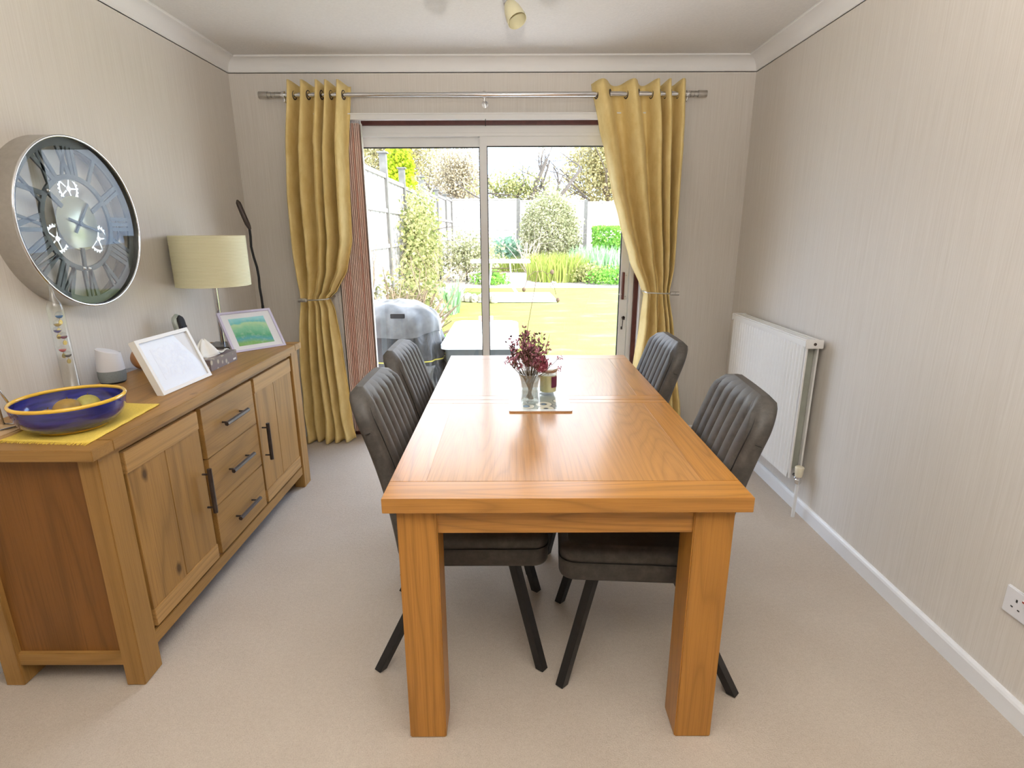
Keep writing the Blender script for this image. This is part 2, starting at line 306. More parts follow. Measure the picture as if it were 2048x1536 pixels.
# ------------------------------------------------------------------ mesh helpers
class MB:
    def __init__(s): s.v = []; s.f = []; s.m = []; s.cur = 0
    def add(s, vs, fs, mi=None):
        o = len(s.v); s.v += [tuple(v) for v in vs]; s.f += [tuple(o+i for i in f) for f in fs]
        s.m += [s.cur if mi is None else mi]*len(fs); return s
    def box(s, x0, x1, y0, y1, z0, z1, bev=0, mi=None):
        if x0 > x1: x0, x1 = x1, x0
        if y0 > y1: y0, y1 = y1, y0
        if bev:
            b = min(bev, (x1-x0)*.45, (y1-y0)*.45, (z1-z0)*.45)
            bm = bmesh.new(); bmesh.ops.create_cube(bm, size=1)
            for v in bm.verts: v.co = Vector(((x0+x1)/2+v.co.x*(x1-x0), (y0+y1)/2+v.co.y*(y1-y0), (z0+z1)/2+v.co.z*(z1-z0)))
            bmesh.ops.bevel(bm, geom=bm.edges[:], offset=b, segments=2, affect='EDGES')
            bm.verts.ensure_lookup_table()
            s.add([v.co for v in bm.verts], [[v.index for v in f.verts] for f in bm.faces], mi); bm.free(); return s
        vs = [(x, y, z) for z in (z0, z1) for y in (y0, y1) for x in (x0, x1)]
        return s.add(vs, [(0, 2, 3, 1), (4, 5, 7, 6), (0, 1, 5, 4), (2, 6, 7, 3), (0, 4, 6, 2), (1, 3, 7, 5)], mi)
    def beam(s, a, b, w, t, up=(0, 0, 1), mi=None):
        a, b = Vector(a), Vector(b); d = (b-a).normalized(); u = Vector(up)
        sx = d.cross(u)
        if sx.length < 1e-4: sx = Vector((1, 0, 0))
        sx.normalize(); sy = sx.cross(d).normalized()
        vs = [p+sx*(i*w/2)+sy*(j*t/2) for p in (a, b) for (i, j) in ((-1, -1), (1, -1), (1, 1), (-1, 1))]
        return s.add(vs, [(3, 2, 1, 0), (4, 5, 6, 7), (0, 1, 5, 4), (1, 2, 6, 5), (2, 3, 7, 6), (3, 0, 4, 7)], mi)
    def tube(s, pts, r, n=10, cap=True, mi=None, closed=False):
        pts = [Vector(p) for p in pts]; rs = r if isinstance(r, (list, tuple)) else [r]*len(pts)
        vs = []; m = len(pts); prev = None
        for i, p in enumerate(pts):
            if closed: d = pts[(i+1) % m]-pts[i-1]
            else: d = pts[min(i+1, m-1)]-pts[max(i-1, 0)]
            d.normalize()
            if prev is None:
                a = d.orthogonal().normalized()
            else:
                a = prev-d*prev.dot(d)
                a = a.normalized() if a.length > 1e-6 else d.orthogonal().normalized()
            prev = a; b = d.cross(a)
            vs += [p+(a*cos(2*pi*k/n)+b*sin(2*pi*k/n))*rs[i] for k in range(n)]
        fs = []
        for i in range(m if closed else m-1):
            j = (i+1) % m
            for k in range(n): fs.append((i*n+k, i*n+(k+1) % n, j*n+(k+1) % n, j*n+k))
        if cap and not closed: fs += [tuple(reversed(range(n))), tuple((m-1)*n+k for k in range(n))]
        return s.add(vs, fs, mi)
    def lathe(s, prof, c=(0, 0, 0), n=40, axis='z', mi=None, tilt=None):
        vs = []; c = Vector(c)
        for (r, h) in prof:
            for k in range(n):
                a = 2*pi*k/n; q = Vector((r*cos(a), r*sin(a), h))
                if axis == 'x': q = Vector((h, r*cos(a), r*sin(a)))
                if axis == 'y': q = Vector((r*cos(a), h, r*sin(a)))
                if tilt is not None: q = tilt @ q
                vs.append(c+q)
        fs = []
        for i in range(len(prof)-1):
            for k in range(n): fs.append((i*n+k, i*n+(k+1) % n, (i+1)*n+(k+1) % n, (i+1)*n+k))
        if prof[0][0] > 1e-5 and prof[0][0] < 1e9: pass
        return s.add(vs, fs, mi)
    def disc(s, c, r, nrm=(0, 0, 1), n=32, mi=None):
        c = Vector(c); d = Vector(nrm).normalized(); a = d.orthogonal().normalized(); b = d.cross(a)
        return s.add([c+(a*cos(2*pi*k/n)+b*sin(2*pi*k/n))*r for k in range(n)], [tuple(range(n))], mi)
    def ball(s, c, r, n=16, m=10, sc=(1, 1, 1), mi=None):
        c = Vector(c); vs = []; fs = []
        for i in range(m+1):
            t = pi*i/m
            for k in range(n):
                a = 2*pi*k/n; vs.append(c+Vector((sin(t)*cos(a)*sc[0], sin(t)*sin(a)*sc[1], cos(t)*sc[2]))*r)
        for i in range(m):
            for k in range(n): fs.append((i*n+k, (i+1)*n+k, (i+1)*n+(k+1) % n, i*n+(k+1) % n))
        return s.add(vs, fs, mi)
    def grid(s, rows, mi=None, closed=False):
        nr, nc = len(rows), len(rows[0]); vs = [p for r in rows for p in r]; fs = []
        for i in range(nr-1):
            for k in range(nc if closed else nc-1):
                k2 = (k+1) % nc; fs.append((i*nc+k, i*nc+k2, (i+1)*nc+k2, (i+1)*nc+k))
        return s.add(vs, fs, mi)
    def prism(s, poly, z0, z1, mi=None):
        n = len(poly); vs = [(x, y, z0) for x, y in poly]+[(x, y, z1) for x, y in poly]
        fs = [tuple(reversed(range(n))), tuple(range(n, 2*n))]+[(i, (i+1) % n, n+(i+1) % n, n+i) for i in range(n)]
        return s.add(vs, fs, mi)
def obj(name, mb, mats, parent=None, origin=None, smooth=False, kind=None, solid=0, label=None, merge=False):
    me = bpy.data.meshes.new(name)
    if origin is None: origin = parent['_o'] if parent is not None and '_o' in parent else (0, 0, 0)
    o0 = Vector(origin)
    me.from_pydata([Vector(v)-o0 for v in mb.v], [], mb.f)
    mats = mats if isinstance(mats, (list, tuple)) else [mats]
    for m in mats: me.materials.append(MATS[m])
    if len(mats) > 1: me.polygons.foreach_set('material_index', mb.m)
    if smooth is not False:
        me.polygons.foreach_set('use_smooth', [True]*len(me.polygons))
    me.validate(); me.update()
    bm = bmesh.new(); bm.from_mesh(me)
    if merge: bmesh.ops.remove_doubles(bm, verts=bm.verts, dist=1e-5)
    bmesh.ops.recalc_face_normals(bm, faces=bm.faces); bm.to_mesh(me); bm.free()
    if smooth is not False and smooth is not True: me.set_sharp_from_angle(angle=radians(smooth))
    o = bpy.data.objects.new(name, me); COL.objects.link(o)
    if parent is not None:
        o.parent = parent
        if '_o' in parent and 'mesh_root' in parent: pass
    else: o.location = o0
    if kind: o['kind'] = kind
    if label: o['label'] = label
    if solid:
        md = o.modifiers.new('thickness', 'SOLIDIFY'); md.thickness = solid; md.offset = 0
    return o
def sub(name, mb, mats, part, origin, **kw):   # a sub-part: its parent mesh already sits at the thing's origin
    return obj(name, mb, mats, part, origin=origin, **kw)
def tag(o, label, cat, group=None, kind=None):
    o['label'] = label; o['category'] = cat
    if group: o['group'] = group
    if kind: o['kind'] = kind
    return o
def thing(name, label, cat, loc=(0, 0, 0), group=None, rotz=0):
    o = bpy.data.objects.new(name, None); COL.objects.link(o); o.location = loc; o.rotation_euler = (0, 0, rotz)
    o.empty_display_size = .05; o['_o'] = tuple(loc); return tag(o, label, cat, group)
def struct(name, mb, mats, **kw): return obj(name, mb, mats, kind='structure', **kw)
def copy_tree(o, parent=None):
    c = o.copy(); COL.objects.link(c); c.parent = parent
    for ch in list(o.children): copy_tree(ch, c)
    return c
def lerp(tab, z):
    if z >= tab[0][1]: return tab[0][0]
    for (x0, z0), (x1, z1) in zip(tab, tab[1:]):
        if z <= z0 and z >= z1:
            t = (z0-z)/(z0-z1+1e-9); t = t*t*(3-2*t)*.35+t*.65; return x0+(x1-x0)*t
    return tab[-1][0]

# ================================================================== ROOM SHELL
m = MB(); m.box(XL-.1, XR+.1, YB-.1, D+.02, -.06, 0); struct('floor', m, 'carpet')
m = MB(); m.box(XL-.1, XR+.1, YB-.1, D+.30, CEIL, CEIL+.1); struct('ceiling', m, 'ceiling_paint')
m = MB(); m.box(XL-.12, XL, YB-.1, D+.30, -.3, CEIL+.1); struct('wall_left', m, 'wallpaper')
m = MB(); m.box(XR, XR+.12, YB-.1, D+.30, -.3, CEIL+.1); struct('wall_right', m, 'wallpaper')
OX0, OX1, OZ1 = -1.145, .865, 2.085
m = MB(); m.box(XL, OX0, D, D+.28, -.3, CEIL); m.box(OX1, XR, D, D+.28, -.3, CEIL); m.box(OX0, OX1, D, D+.28, OZ1, CEIL); m.box(OX0, OX1, D+.0, D+.28, -.3, -.001)
struct('wall_back', m, 'wallpaper')
m = MB(); m.box(XL, XR, YB-.1, YB, 0, CEIL)
struct('wall_front', m, 'wallpaper')
# coving: concave profile with small lips
def coving(name, path_dir):
    H, W = CEIL-2.3259, .0808
    prof = [(0, H), (0, H-.004), (.004, H-.006)]
    for i in range(9):
        t = i/8*pi/2; prof.append((.006+(W-.016)*(1-cos(t)), H-.008-(H-.016)*sin(t)))
    prof += [(W-.006, .007), (W-.004, .004), (W, .004), (W, 0), (0, 0)]
    m = MB(); n = len(prof)
    if path_dir == 'back': ends = lambda w: ((XL+w, D-w), (XR-w, D-w))
    elif path_dir == 'left': ends = lambda w: ((XL+w, YB+w), (XL+w, D-w))
    elif path_dir == 'right': ends = lambda w: ((XR-w, YB+w), (XR-w, D-w))
    rows = [[(*ends(w)[k], CEIL-h) for (w, h) in prof] for k in (0, 1)]
    m.grid(rows, closed=True); struct(name, m, 'coving_paint', smooth=30)
for n_, d_ in (('trim_1', 'back'), ('trim_2', 'left'), ('trim_3', 'right')): coving(n_, d_)
def skirt(name, kind_):
    h, t = .072, .016; prof = [(0, 0), (t, 0), (t, h-.014), (t-.003, h-.006), (t-.008, h), (0, h)]; m = MB()
    if kind_ == 'left': rows = [[(XL+w, y, z) for w, z in prof] for y in (YB, D)]
    elif kind_ == 'right': rows = [[(XR-w, y, z) for w, z in prof] for y in (YB, D)]
    elif kind_ == 'bl': rows = [[(x, D-w, z) for w, z in prof] for x in (XL, OX0-.03)]
    else: rows = [[(x, D-w, z) for w, z in prof] for x in (OX1+.03, XR)]
    m.grid(rows, closed=True); m.add(rows[0], [tuple(range(6))]); m.add(rows[1], [tuple(range(6))]); return m
struct('baseboard_left', skirt('', 'left'), 'white_gloss'); struct('baseboard_right', skirt('', 'right'), 'white_gloss')
a_ = skirt('', 'bl'); b_ = skirt('', 'br'); a_.add(b_.v, b_.f); struct('baseboard_back', a_, 'white_gloss')

# ------------------------------------------------------------------ sliding garden door
m = MB()
for x0, x1 in ((OX0-.035, OX0+.004), (OX1-.004, OX1+.03)): m.box(x0, x1, D-.008, D+.0, 0, OZ1)          # plaster lip either side
m.box(OX0, OX0+.012, D-.012, D+.07, 0, OZ1); m.box(OX1-.012, OX1, D-.012, D+.07, 0, OZ1)
struct('trim_4', m, 'reveal_paint')
m = MB(); m.box(OX0+.012, OX0+.04, D+.05, D+.16, 0, OZ1); m.box(OX1-.04, OX1-.012, D+.05, D+.16, 0, OZ1); m.box(OX0, OX1, D+.05, D+.16, 2.046, 2.085); m.box(OX0, OX1, D+.03, D+.16, -.0, .03)
struct('trim_5', m, 'brown_timber')
door = bpy.data.objects.new('door_1', None); COL.objects.link(door); door['kind'] = 'structure'; door['_o'] = (0, 0, 0)
y0 = D+.07; fz0, fz1 = .03, 2.046
m = MB()
m.box(OX0+.04, OX0+.075, y0, y0+.09, fz0, fz1, .003); m.box(OX1-.075+.003, OX1-.04, y0, y0+.09, fz0, fz1, .003)
m.box(OX0+.04, OX1-.04, y0-.004, y0+.09, 2.000, fz1, .003); m.box(OX0+.04, OX1-.04, y0-.002, y0+.09, 1.984, 2.002, .002); m.box(OX0+.04, OX1-.04, y0, y0+.09, fz0, .075, .003)
obj('door_frame', m, 'white_frame', door, smooth=30)
def sash(name, x0, x1, yy, wl, wr, zt, zb=.075):
    m = MB(); m.box(x0, x0+wl, yy, yy+.035, zb, zt, .003); m.box(x1-wr, x1, yy, yy+.035, zb, zt, .003)
    m.box(x0+wl, x1-wr, yy+.001, yy+.034, 1.928, zt, .002); m.box(x0+wl, x1-wr, yy+.001, yy+.034, zb, zb+.075, .002)
    s = obj(name, m, 'white_frame', door, smooth=30)
    k = MB(); a, b = x0+wl, x1-wr
    k.box(a, b, yy+.008, yy+.026, 1.922, 1.929); k.box(a-.001, a+.005, yy+.008, yy+.026, zb+.07, 1.927); k.box(b-.005, b+.001, yy+.008, yy+.026, zb+.07, 1.927)
    sub('rubber_seal', k, 'black_seal', s, (0, 0, 0))
    g = MB(); g.box(a, b, yy+.015, yy+.019, zb+.07, 1.925); sub('glass_pane', g, 'door_glass', s, (0, 0, 0)); return s
sash('fixed_sash', OX0+.07, -.158, y0+.045, .080, .045, 1.995)
sl = sash('sliding_sash', -.200, .790, y0+.006, .045, .055, 1.995)
m = MB(); m.box(.760, .784, y0-.006, y0+.008, .955, 1.135, .002); obj('handle_plate', m, 'white_frame', door)
m = MB(); m.box(.746, .760, y0-.022, y0+.008, .957, 1.138, .002); hp = obj('door_handle', m, 'brown_timber', door, label='brown timber pull handle')
m = MB(); m.ball((.772, y0-.008, 1.118), .004); m.ball((.772, y0-.008, .975), .004); sub('screw', m, 'brushed_steel', hp, (0, 0, 0))
m = MB(); m.box(.728, .745, y0-.012, y0-.004, .985, .995, .002); obj('latch', m, 'white_frame', door)
m = MB(); m.lathe([(.010, 0), (.010, -.006), (.0, -.006)], (.765, y0+.004, .830), axis='y', n=20); m.tube([(.765, y0-.012, .830+.012*1), (.757, y0-.014, .835), (.760, y0-.014, .818), (.770, y0-.014, .818), (.773, y0-.014, .836), (.765, y0-.012, .842)], .0034)
m.tube([(.762, y0-.014, .815), (.758, y0-.015, .755)], .003); m.box(.749, .761, y0-.018, y0-.012, .752, .772)
ky = tag(obj('door_key', m, 'dark_metal'), 'small metal key hanging in the lock of the white sliding door', 'key')

# blind headrail (white strip above the door) and stacked pink vertical blinds
vb = thing('vertical_blind', 'pink striped vertical blind drawn into a stack at the left of the garden door', 'blind', (-1.0, D-.03, 2.1))
m = MB(); m.box(OX0-.10, OX1+.08, D-.045, D-.004, 2.062, 2.094, .002); m.box(OX0-.10, OX1+.08, D-.052, D-.040, 2.090, 2.097)
obj('headrail', m, 'white_frame', vb)
nb = 17
for i in range(nb):
    t = i/(nb-1); x = -1.118+t*.190; m = MB()
    last = i == nb-1
    tw = .10+.01*sin(i*2.1); ang = radians(98 if last else 92)
    dx, dy = cos(ang)*.06, sin(ang)*.06
    rows = []
    for j in range(13):
        z = 2.045-j/12*2.0
        rows.append([(x+dx*(2*u-1)+.005*sin(pi*u), D+.012+dy*(2*u-1)*.85, z) for u in (0, .25, .5, .75, 1)])
    m.grid(rows); s_ = obj('blind_slat', m, 'blind_white' if last else 'pink_blind', vb, smooth=True, solid=.0012, **({'label': 'cream end slat'} if last else {}))
    k = MB(); k.box(x-.004, x+.004, D-.012, D-.006, 2.04, 2.066); sub('slat_hook', k, 'white_plastic', s_, vb['_o'])
m = MB(); m.tube([(-.155, D-.05, 2.062), (-.155, D-.05, 2.022)], .0022, 6); m.box(-.157, -.153, D-.052, D-.048, 2.025, 2.062); obj('control_clip', m, 'rubber_black', vb)
m = MB()
for k in range(0, 60): m.ball((-1.150, D-.02, 1.20-k*.0145), .0028, 6, 4)
m.tube([(-1.150, D-.02, 2.06), (-1.150, D-.02, .34)], .0012, 5); m.box(-1.158, -1.142, D-.026, D-.012, .355, .395, .003); obj('bead_chain', m, 'white_plastic', vb)

# ------------------------------------------------------------------ curtain pole
ROD_Y, ROD_Z = D-.100, 2.186
cp = thing('curtain_pole', 'long chrome curtain pole with grooved cylinder finials above the garden door', 'curtain pole', (-.16, ROD_Y, ROD_Z))
m = MB(); m.lathe([(0, -1.40), (.0130, -1.40), (.0130, .0), (.0, .0)], (.0, ROD_Y, ROD_Z), axis='x', n=24); m.lathe([(0, -.36), (.0150, -.36), (.0150, 1.05), (0, 1.05)], (0, ROD_Y, ROD_Z), axis='x', n=24)
obj('pole', m, 'chrome', cp, smooth=40)
for s, xe in ((-1, -1.362), (1, 1.030)):
    m = MB(); pr = [(0, 0), (.016, 0)]
    for k in range(3): a = .012+k*.022; pr += [(.0175, a), (.0175, a+.016), (.0145, a+.017), (.0145, a+.021)]
    pr += [(.0200, .078), (.0200, .128), (.019, .130), (0, .130)]
    m.lathe([(r, s*h) for r, h in pr], (xe, ROD_Y, ROD_Z), axis='x', n=28); obj('finial', m, 'brushed_steel', cp, smooth=40)
for x in (-1.345, -.158, 1.045):
    m = MB(); m.tube([(x, ROD_Y, ROD_Z-.010), (x, ROD_Y, ROD_Z-.034), (x, ROD_Y+.03, ROD_Z-.036), (x, D-.002, ROD_Z-.036)], .005, 10); m.lathe([(0, -.008), (.020, -.008), (.020, 0)], (x, D, ROD_Z-.036), axis='y', n=20); m.lathe([(.020, -.007), (.020, .007), (.014, .007), (.014, -.007), (.02, -.007)], (x, ROD_Y, ROD_Z), axis='x', n=20)
    obj('bracket', m, 'chrome', cp, smooth=40)

# ------------------------------------------------------------------ curtains
def curtain(label, EL, ER, peaks, amp, tiez):
    folds = len(peaks)
    P_ = [peaks[0]-(peaks[1]-peaks[0])]+list(peaks)+[peaks[-1]+.22]
    def phase(u):
        for k in range(len(P_)-1):
            if u <= P_[k+1] or k == len(P_)-2:
                t = (u-P_[k])/(P_[k+1]-P_[k]); return 2*pi*(k+t)-pi/2
    bx = (EL[0][0]+ER[0][0])/2; o0 = (bx, D-.1, 0)
    c = thing('curtain', label, 'curtain', o0, 'mustard eyelet curtains at the garden door')
    NU, NZ = 170, 90; ztop = ROD_Z+.062; rows = []
    def prof(u, z):
        xl, xr = lerp(EL, z), lerp(ER, z)
        h = (z-tiez)
        A = amp*(1-.52*math.exp(-(h/.16)**2)); 
        if z < tiez: A *= 1-.25*min(1, -h/.8)
        ph = phase(u); s = 1-2*((1-sin(ph))/2)**1.35; s = math.copysign(abs(s)**.85, s)
        y = ROD_Y-.002+A*s + .012*sin(3.1*ph/folds+z*2.0)*(1 if z < 1.9 else 0)
        y += .035*math.exp(-(h/.25)**2)
        # deep secondary pleats bundled at the holdback
        y += .010*math.exp(-(h/.35)**2)*sin(ph*2.0+1.0)
        w = xr-xl; x = xl+u*w + (.30*w/folds)*cos(ph)*.30*min(1, max(0, (ztop-z)/.3))*sin(pi*u)
        if z < .35: x += .010*sin(9*u+z*14)*(.35-z)/.35; y -= .03*((.35-z)/.35)**2*(.5+.5*sin(11*u+1))
        return x, y
    for j in range(NZ+1):
        z = ztop-(ztop-.006)*(j/NZ)**1.0; row = []
        for i in range(NU+1):
            u = i/NU; x, y = prof(u, z); zz = z
            if j == 0:
                ph = phase(u); zz = z-.008*sin(ph)
            row.append((x, y, max(.004, zz)))
        rows.append(row)
    m = MB(); m.grid(rows); obj('curtain_fabric', m, 'mustard_velvet', c, smooth=True, solid=.004)
    # eyelets where the cloth crosses the pole
    last = None
    for i in range(1, NU):
        u0, u1 = (i-1)/NU, i/NU; a = prof(u0, ROD_Z)[1]-ROD_Y; b = prof(u1, ROD_Z)[1]-ROD_Y
        if a*b <= 0 and (last is None or u1-last > .03) and 0.02 < u1 < .98:
            last = u1; x, y = prof(u1, ROD_Z); k = MB()
            dxu = prof(u1, ROD_Z)[0]-prof(u0, ROD_Z)[0]; dyu = b-a; nx = Vector((-dyu, dxu, 0)).normalized()
            t1 = Vector((0, 0, 1)); t2 = nx.cross(t1).normalized()
            k.tube([Vector((x, ROD_Y, ROD_Z))+(t1*cos(q*pi/12)+t2*sin(q*pi/12))*.0235 for q in range(24)], .0042, 8, closed=True)
            obj('eyelet', k, 'dark_metal', c, smooth=True)
    return c
CL_L = [(-1.332, 2.25), (-1.379, 1.882), (-1.399, 1.595), (-1.401, 1.294), (-1.396, 1.107), (-1.385, .985), (-1.405, .816), (-1.428, .478), (-1.435, .195), (-1.436, 0)]
CL_R = [(-.958, 2.25), (-.998, 1.881), (-1.009, 1.594), (-1.016, 1.354), (-1.063, 1.169), (-1.141, 1.03), (-1.192, .988), (-1.166, .914), (-1.14, .648), (-1.118, .301), (-1.098, 0)]
CR_L = [(.478, 2.25), (.533, 2.016), (.571, 1.877), (.624, 1.647), (.679, 1.47), (.761, 1.226), (.844, 1.052), (.866, 1.004), (.852, .809), (.822, .557), (.79, .2), (.78, 0)]
CR_R = [(1.030, 2.25), (1.041, 2.014), (1.039, 1.733), (1.04, 1.439), (1.045, 1.163), (1.031, 1.004), (1.065, .808), (1.114, .469), (1.165, .168), (1.17, 0)]
curtain('mustard velvet curtain tied back beside the sideboard and pink blind', CL_L, CL_R, (.10, .31, .54, .68, .87), .055, .985)
curtain('mustard velvet curtain sweeping across the glass on the radiator side', CR_L, CR_R, (.10, .43, .69, .81, .95), .055, 1.01)
for lab, xa, xb, z in (('brushed steel holdback gripping the curtain nearest the sideboard', -1.345, -1.175, .985), ('brushed steel holdback gripping the curtain nearest the radiator', 1.050, .860, 1.02)):
    s = 1 if xb > xa else -1
    hb = thing('curtain_holdback', lab, 'curtain holdback', (xa, D-.17, z), 'curtain holdbacks')
    m = MB(); yv = D-.178
    m.lathe([(0, 0), (.0125, 0), (.0125, s*.022), (.010, s*.024), (.0125, s*.026), (.0125, s*.050), (.007, s*.056), (0, s*.056)], (xa-s*.012, yv, z), axis='x', n=20); obj('end_cap', m, 'brushed_steel', hb, smooth=40)
    m = MB(); m.tube([(xa+s*.03, yv, z), (xa+s*.10, yv-.002, z+.001), (xb-s*.02, yv+.004, z+.004), (xb, yv+.02, z+.006), (xb+s*.004, yv+.05, z+.006), (xb, D-.02, z+.006), (xb, D-.002, z+.006)], .0045, 10); obj('hook_arm', m, 'brushed_steel', hb, smooth=True)

# ================================================================== RADIATOR
ra = thing('radiator', 'white double panel radiator with a ribbed front under the bare right wall', 'radiator', (1.42, 3.05, .2))
RY0, RY1, RZ0, RZ1 = 2.56, 3.44, .200, .905
def panel(xc, n):
    m = MB(); rows = []
    NY = 26*6
    for k in (0, 1):
        pass
    ys = [RY0+.012+(RY1-RY0-.024)*i/NY for i in range(NY+1)]
    def d(y):
        p = (y-RY0)/.0333; s = .5+.5*cos(2*pi*p); return .007*min(1, max(0, s*1.6-.3))
    zs = [RZ0, RZ0+.012, RZ0+.035, RZ1-.045, RZ1-.022, RZ1-.01]
    for zi, z in enumerate(zs):
        f = 1 if zi in (2, 3) else 0
        rows.append([(xc-.006-(d(y) if f else .0035), y, z) for y in ys])
    m.grid(rows); m.box(xc-.004, xc+.004, RY0, RY1, RZ0, RZ1-.01)
    return m
obj('front_panel', panel(1.396, 1), 'radiator_white', ra, smooth=35)
m = MB(); m.box(1.448, 1.456, RY0+.006, RY1, RZ0+.02, RZ1-.02, .002); obj('rear_panel', m, 'radiator_white', ra)
m = MB()
for k in range(22): y = RY0+.03+k*.038; m.box(1.404, 1.446, y, y+.003, RZ0+.04, RZ1-.04)
obj('convector_fins', m, 'radiator_inside', ra)
m = MB(); m.prism([(1.384, RY0-.008), (1.462, RY0-.008), (1.462, RY1+.006), (1.384, RY1+.006)], RZ1-.032, RZ1-.004)
for k in range(3): m.box(1.392+k*.022, 1.408+k*.022, RY0+.01, RY1-.01, RZ1-.005, RZ1+.001)
m.box(1.380, 1.466, RY0-.012, RY0-.004, RZ1-.040, RZ1+.003, .003); m.box(1.380, 1.466, RY1+.002, RY1+.010, RZ1-.040, RZ1+.003, .003)
tg = obj('top_grille', m, 'radiator_white', ra)
m = MB(); m.lathe([(0, -.002), (.007, -.002), (.007, 0)], (1.424, RY0-.012, RZ1-.018), axis='y', n=16); sub('air_vent', m, 'dark_metal', tg, ra['_o'])
for y in (RY0+.15, RY1-.15): m = MB(); m.box(1.456, XR, y-.015, y+.015, RZ0+.1, RZ1-.15); obj('wall_bracket', m, 'radiator_white', ra)
yv = RY0-.030; xv = 1.425
m = MB(); m.lathe([(0, .0), (.016, 0), (.018, .008), (.020, .034), (.0215, .048), (.019, .052), (0, .053)], (xv, yv, .222), n=24); obj('valve_cap', m, 'cream_plastic', ra, smooth=40, label='cream plastic valve cap')
m = MB(); m.lathe([(0, 0), (.012, 0), (.015, .006), (.015, .022), (.011, .026), (.013, .036), (0, .038)], (xv, yv, .184), n=20); m.tube([(xv, yv, .212), (xv-.002, RY0+.01, .215)], .010, 14); m.lathe([(.014, 0), (.016, .004), (.014, .012)], (xv, yv+.006, .212), axis='y', n=8)
obj('valve_body', m, 'chrome', ra, smooth=40)
m = MB(); m.tube([(xv, yv, .188), (xv, yv, .0)], .0085, 14); obj('feed_pipe', m, 'white_gloss', ra, smooth=40)
m = MB(); m.tube([(1.418, RY1+.012, .225), (1.418, RY1+.03, .215), (1.418, RY1+.03, 0)], .0085, 12); obj('return_pipe', m, 'white_gloss', ra, smooth=40)

# ================================================================== WALL SOCKET
so = thing('wall_socket', 'white double power socket low on the right wall', 'socket', (XR, 1.353, .345))
m = MB(); m.box(XR-.011, XR, 1.280, 1.426, .302, .388, .003); obj('socket_plate', m, 'white_plastic', so, smooth=35)
for yc in (1.385, 1.320):
    m = MB(); x0 = XR-.0116; m.box(x0, x0+.002, yc-.0025, yc+.0025, .352, .361)
    for dy in (-.011, .011): m.box(x0, x0+.002, yc+dy-.0035, yc+dy+.0035, .330, .334)
    obj('socket_holes', m, 'socket_hole', so)
for yc in (1.362, 1.297):
    m = MB(); m.box(XR-.015, XR-.010, yc-.005, yc+.005, .352, .372, .001); sw = obj('rocker_switch', m, 'white_plastic', so)
    m = MB(); m.box(XR-.0155, XR-.0149, yc-.004, yc+.004, .366, .371); sub('indicator_mark', m, 'copper_red', sw, so['_o'])

# ================================================================== CEILING LIGHT
cl = thing('ceiling_light', 'chrome multi-arm ceiling light with cream frosted glass shades', 'ceiling light', (-.05, 2.30, CEIL))
m = MB(); m.lathe([(0, -.028), (.055, -.028), (.062, -.020), (.064, 0)], (-.05, 2.30, CEIL), n=32); m.lathe([(0, -.10), (.014, -.098), (.018, -.08), (.012, -.03)], (-.05, 2.30, CEIL), n=20); obj('ceiling_rose', m, 'chrome', cl, smooth=50)
for k, (tip, ax) in enumerate((((-.016, 2.585, 2.318), (.36, -.42, -.83)), ((-.235, 2.19, 2.300), (-.1, -.42, -.9)), ((.115, 2.13, 2.300), (.2, -.40, -.9)), ((-.08, 2.00, 2.290), (0, -.6, -.8)))):
    tip = Vector(tip); ax = Vector(ax).normalized(); q = Vector((0, 0, 1)).rotation_difference(ax).to_matrix(); c0 = Vector((-.05, 2.30, CEIL-.085))
    m = MB(); m.tube([c0, c0.lerp(tip, .35)+Vector((0, 0, -.02)), c0.lerp(tip, .7)+Vector((0, 0, -.008)), tip], .006, 10)
    ar = obj('arm', m, 'chrome', cl, smooth=True)
    m = MB(); m.lathe([(0, -.02), (.012, -.018), (.020, -.005), (.023, .02), (.021, .030), (0, .030)], tip, n=20, tilt=q); sub('lamp_holder', m, 'chrome', ar, cl['_o'], smooth=50)
    m = MB(); pr = [(.018, .026), (.026, .04), (.034, .065), (.039, .095), (.040, .118)]; m.lathe(pr+[(r-.002, h) for r, h in reversed(pr)], tip, n=26, tilt=q); sub('lamp_shade', m, 'frosted_cream', ar, cl['_o'], smooth=50)

# ================================================================== DINING TABLE
TX0, TX1, TY0, TY1, TZ = -.324, .600, 1.2405, 2.8880, .765
dt = thing('dining_table', 'light oak extending dining table with thick square legs in the middle of the room', 'table', ((TX0+TX1)/2, (TY0+TY1)/2, 0))
m = MB(); tb = TZ-.040; b_ = .0012; ys = 2.078
def tbox(x0, x1, y0, y1, mi): m.box(x0, x1, y0, y1, tb, TZ, b_, mi)
tbox(TX0, TX1, TY0, TY0+.100, 0); tbox(TX0, TX1, TY1-.090, TY1, 0)
tbox(TX0, TX1, ys-.046, ys-.0006, 0); tbox(TX0, TX1, ys+.0006, ys+.052, 0)
for ya, yb in ((TY0+.100, ys-.046), (ys+.052, TY1-.090)):
    tbox(TX0, TX0+.098, ya, yb, 1); tbox(TX1-.098, TX1, ya, yb, 1)
    nx = 1
    tbox(TX0+.098, TX1-.098, ya, yb, 2)
obj('tabletop', m, ['table_oak_x', 'table_oak_y', 'table_veneer'], dt, smooth=35)
LXa, LXb = (-.294, -.191), (.463, .566)
for xa, xb in (LXa, LXb):
    for ya in (1.263, 2.762):
        m = MB(); m.box(xa, xb, ya, ya+.103, 0, tb, .003); obj('leg', m, 'table_oak_z', dt, smooth=35)
for ya in (1.272, 2.838): m = MB(); m.box(LXa[1]-.001, LXb[0]+.001, ya, ya+.020, .652, tb, .001); obj('end_apron', m, 'table_oak_x', dt)
for xa in (-.285, .537): m = MB(); m.box(xa, xa+.020, 1.366, 2.762, .652, tb, .001); obj('side_apron', m, 'table_oak_y', dt)

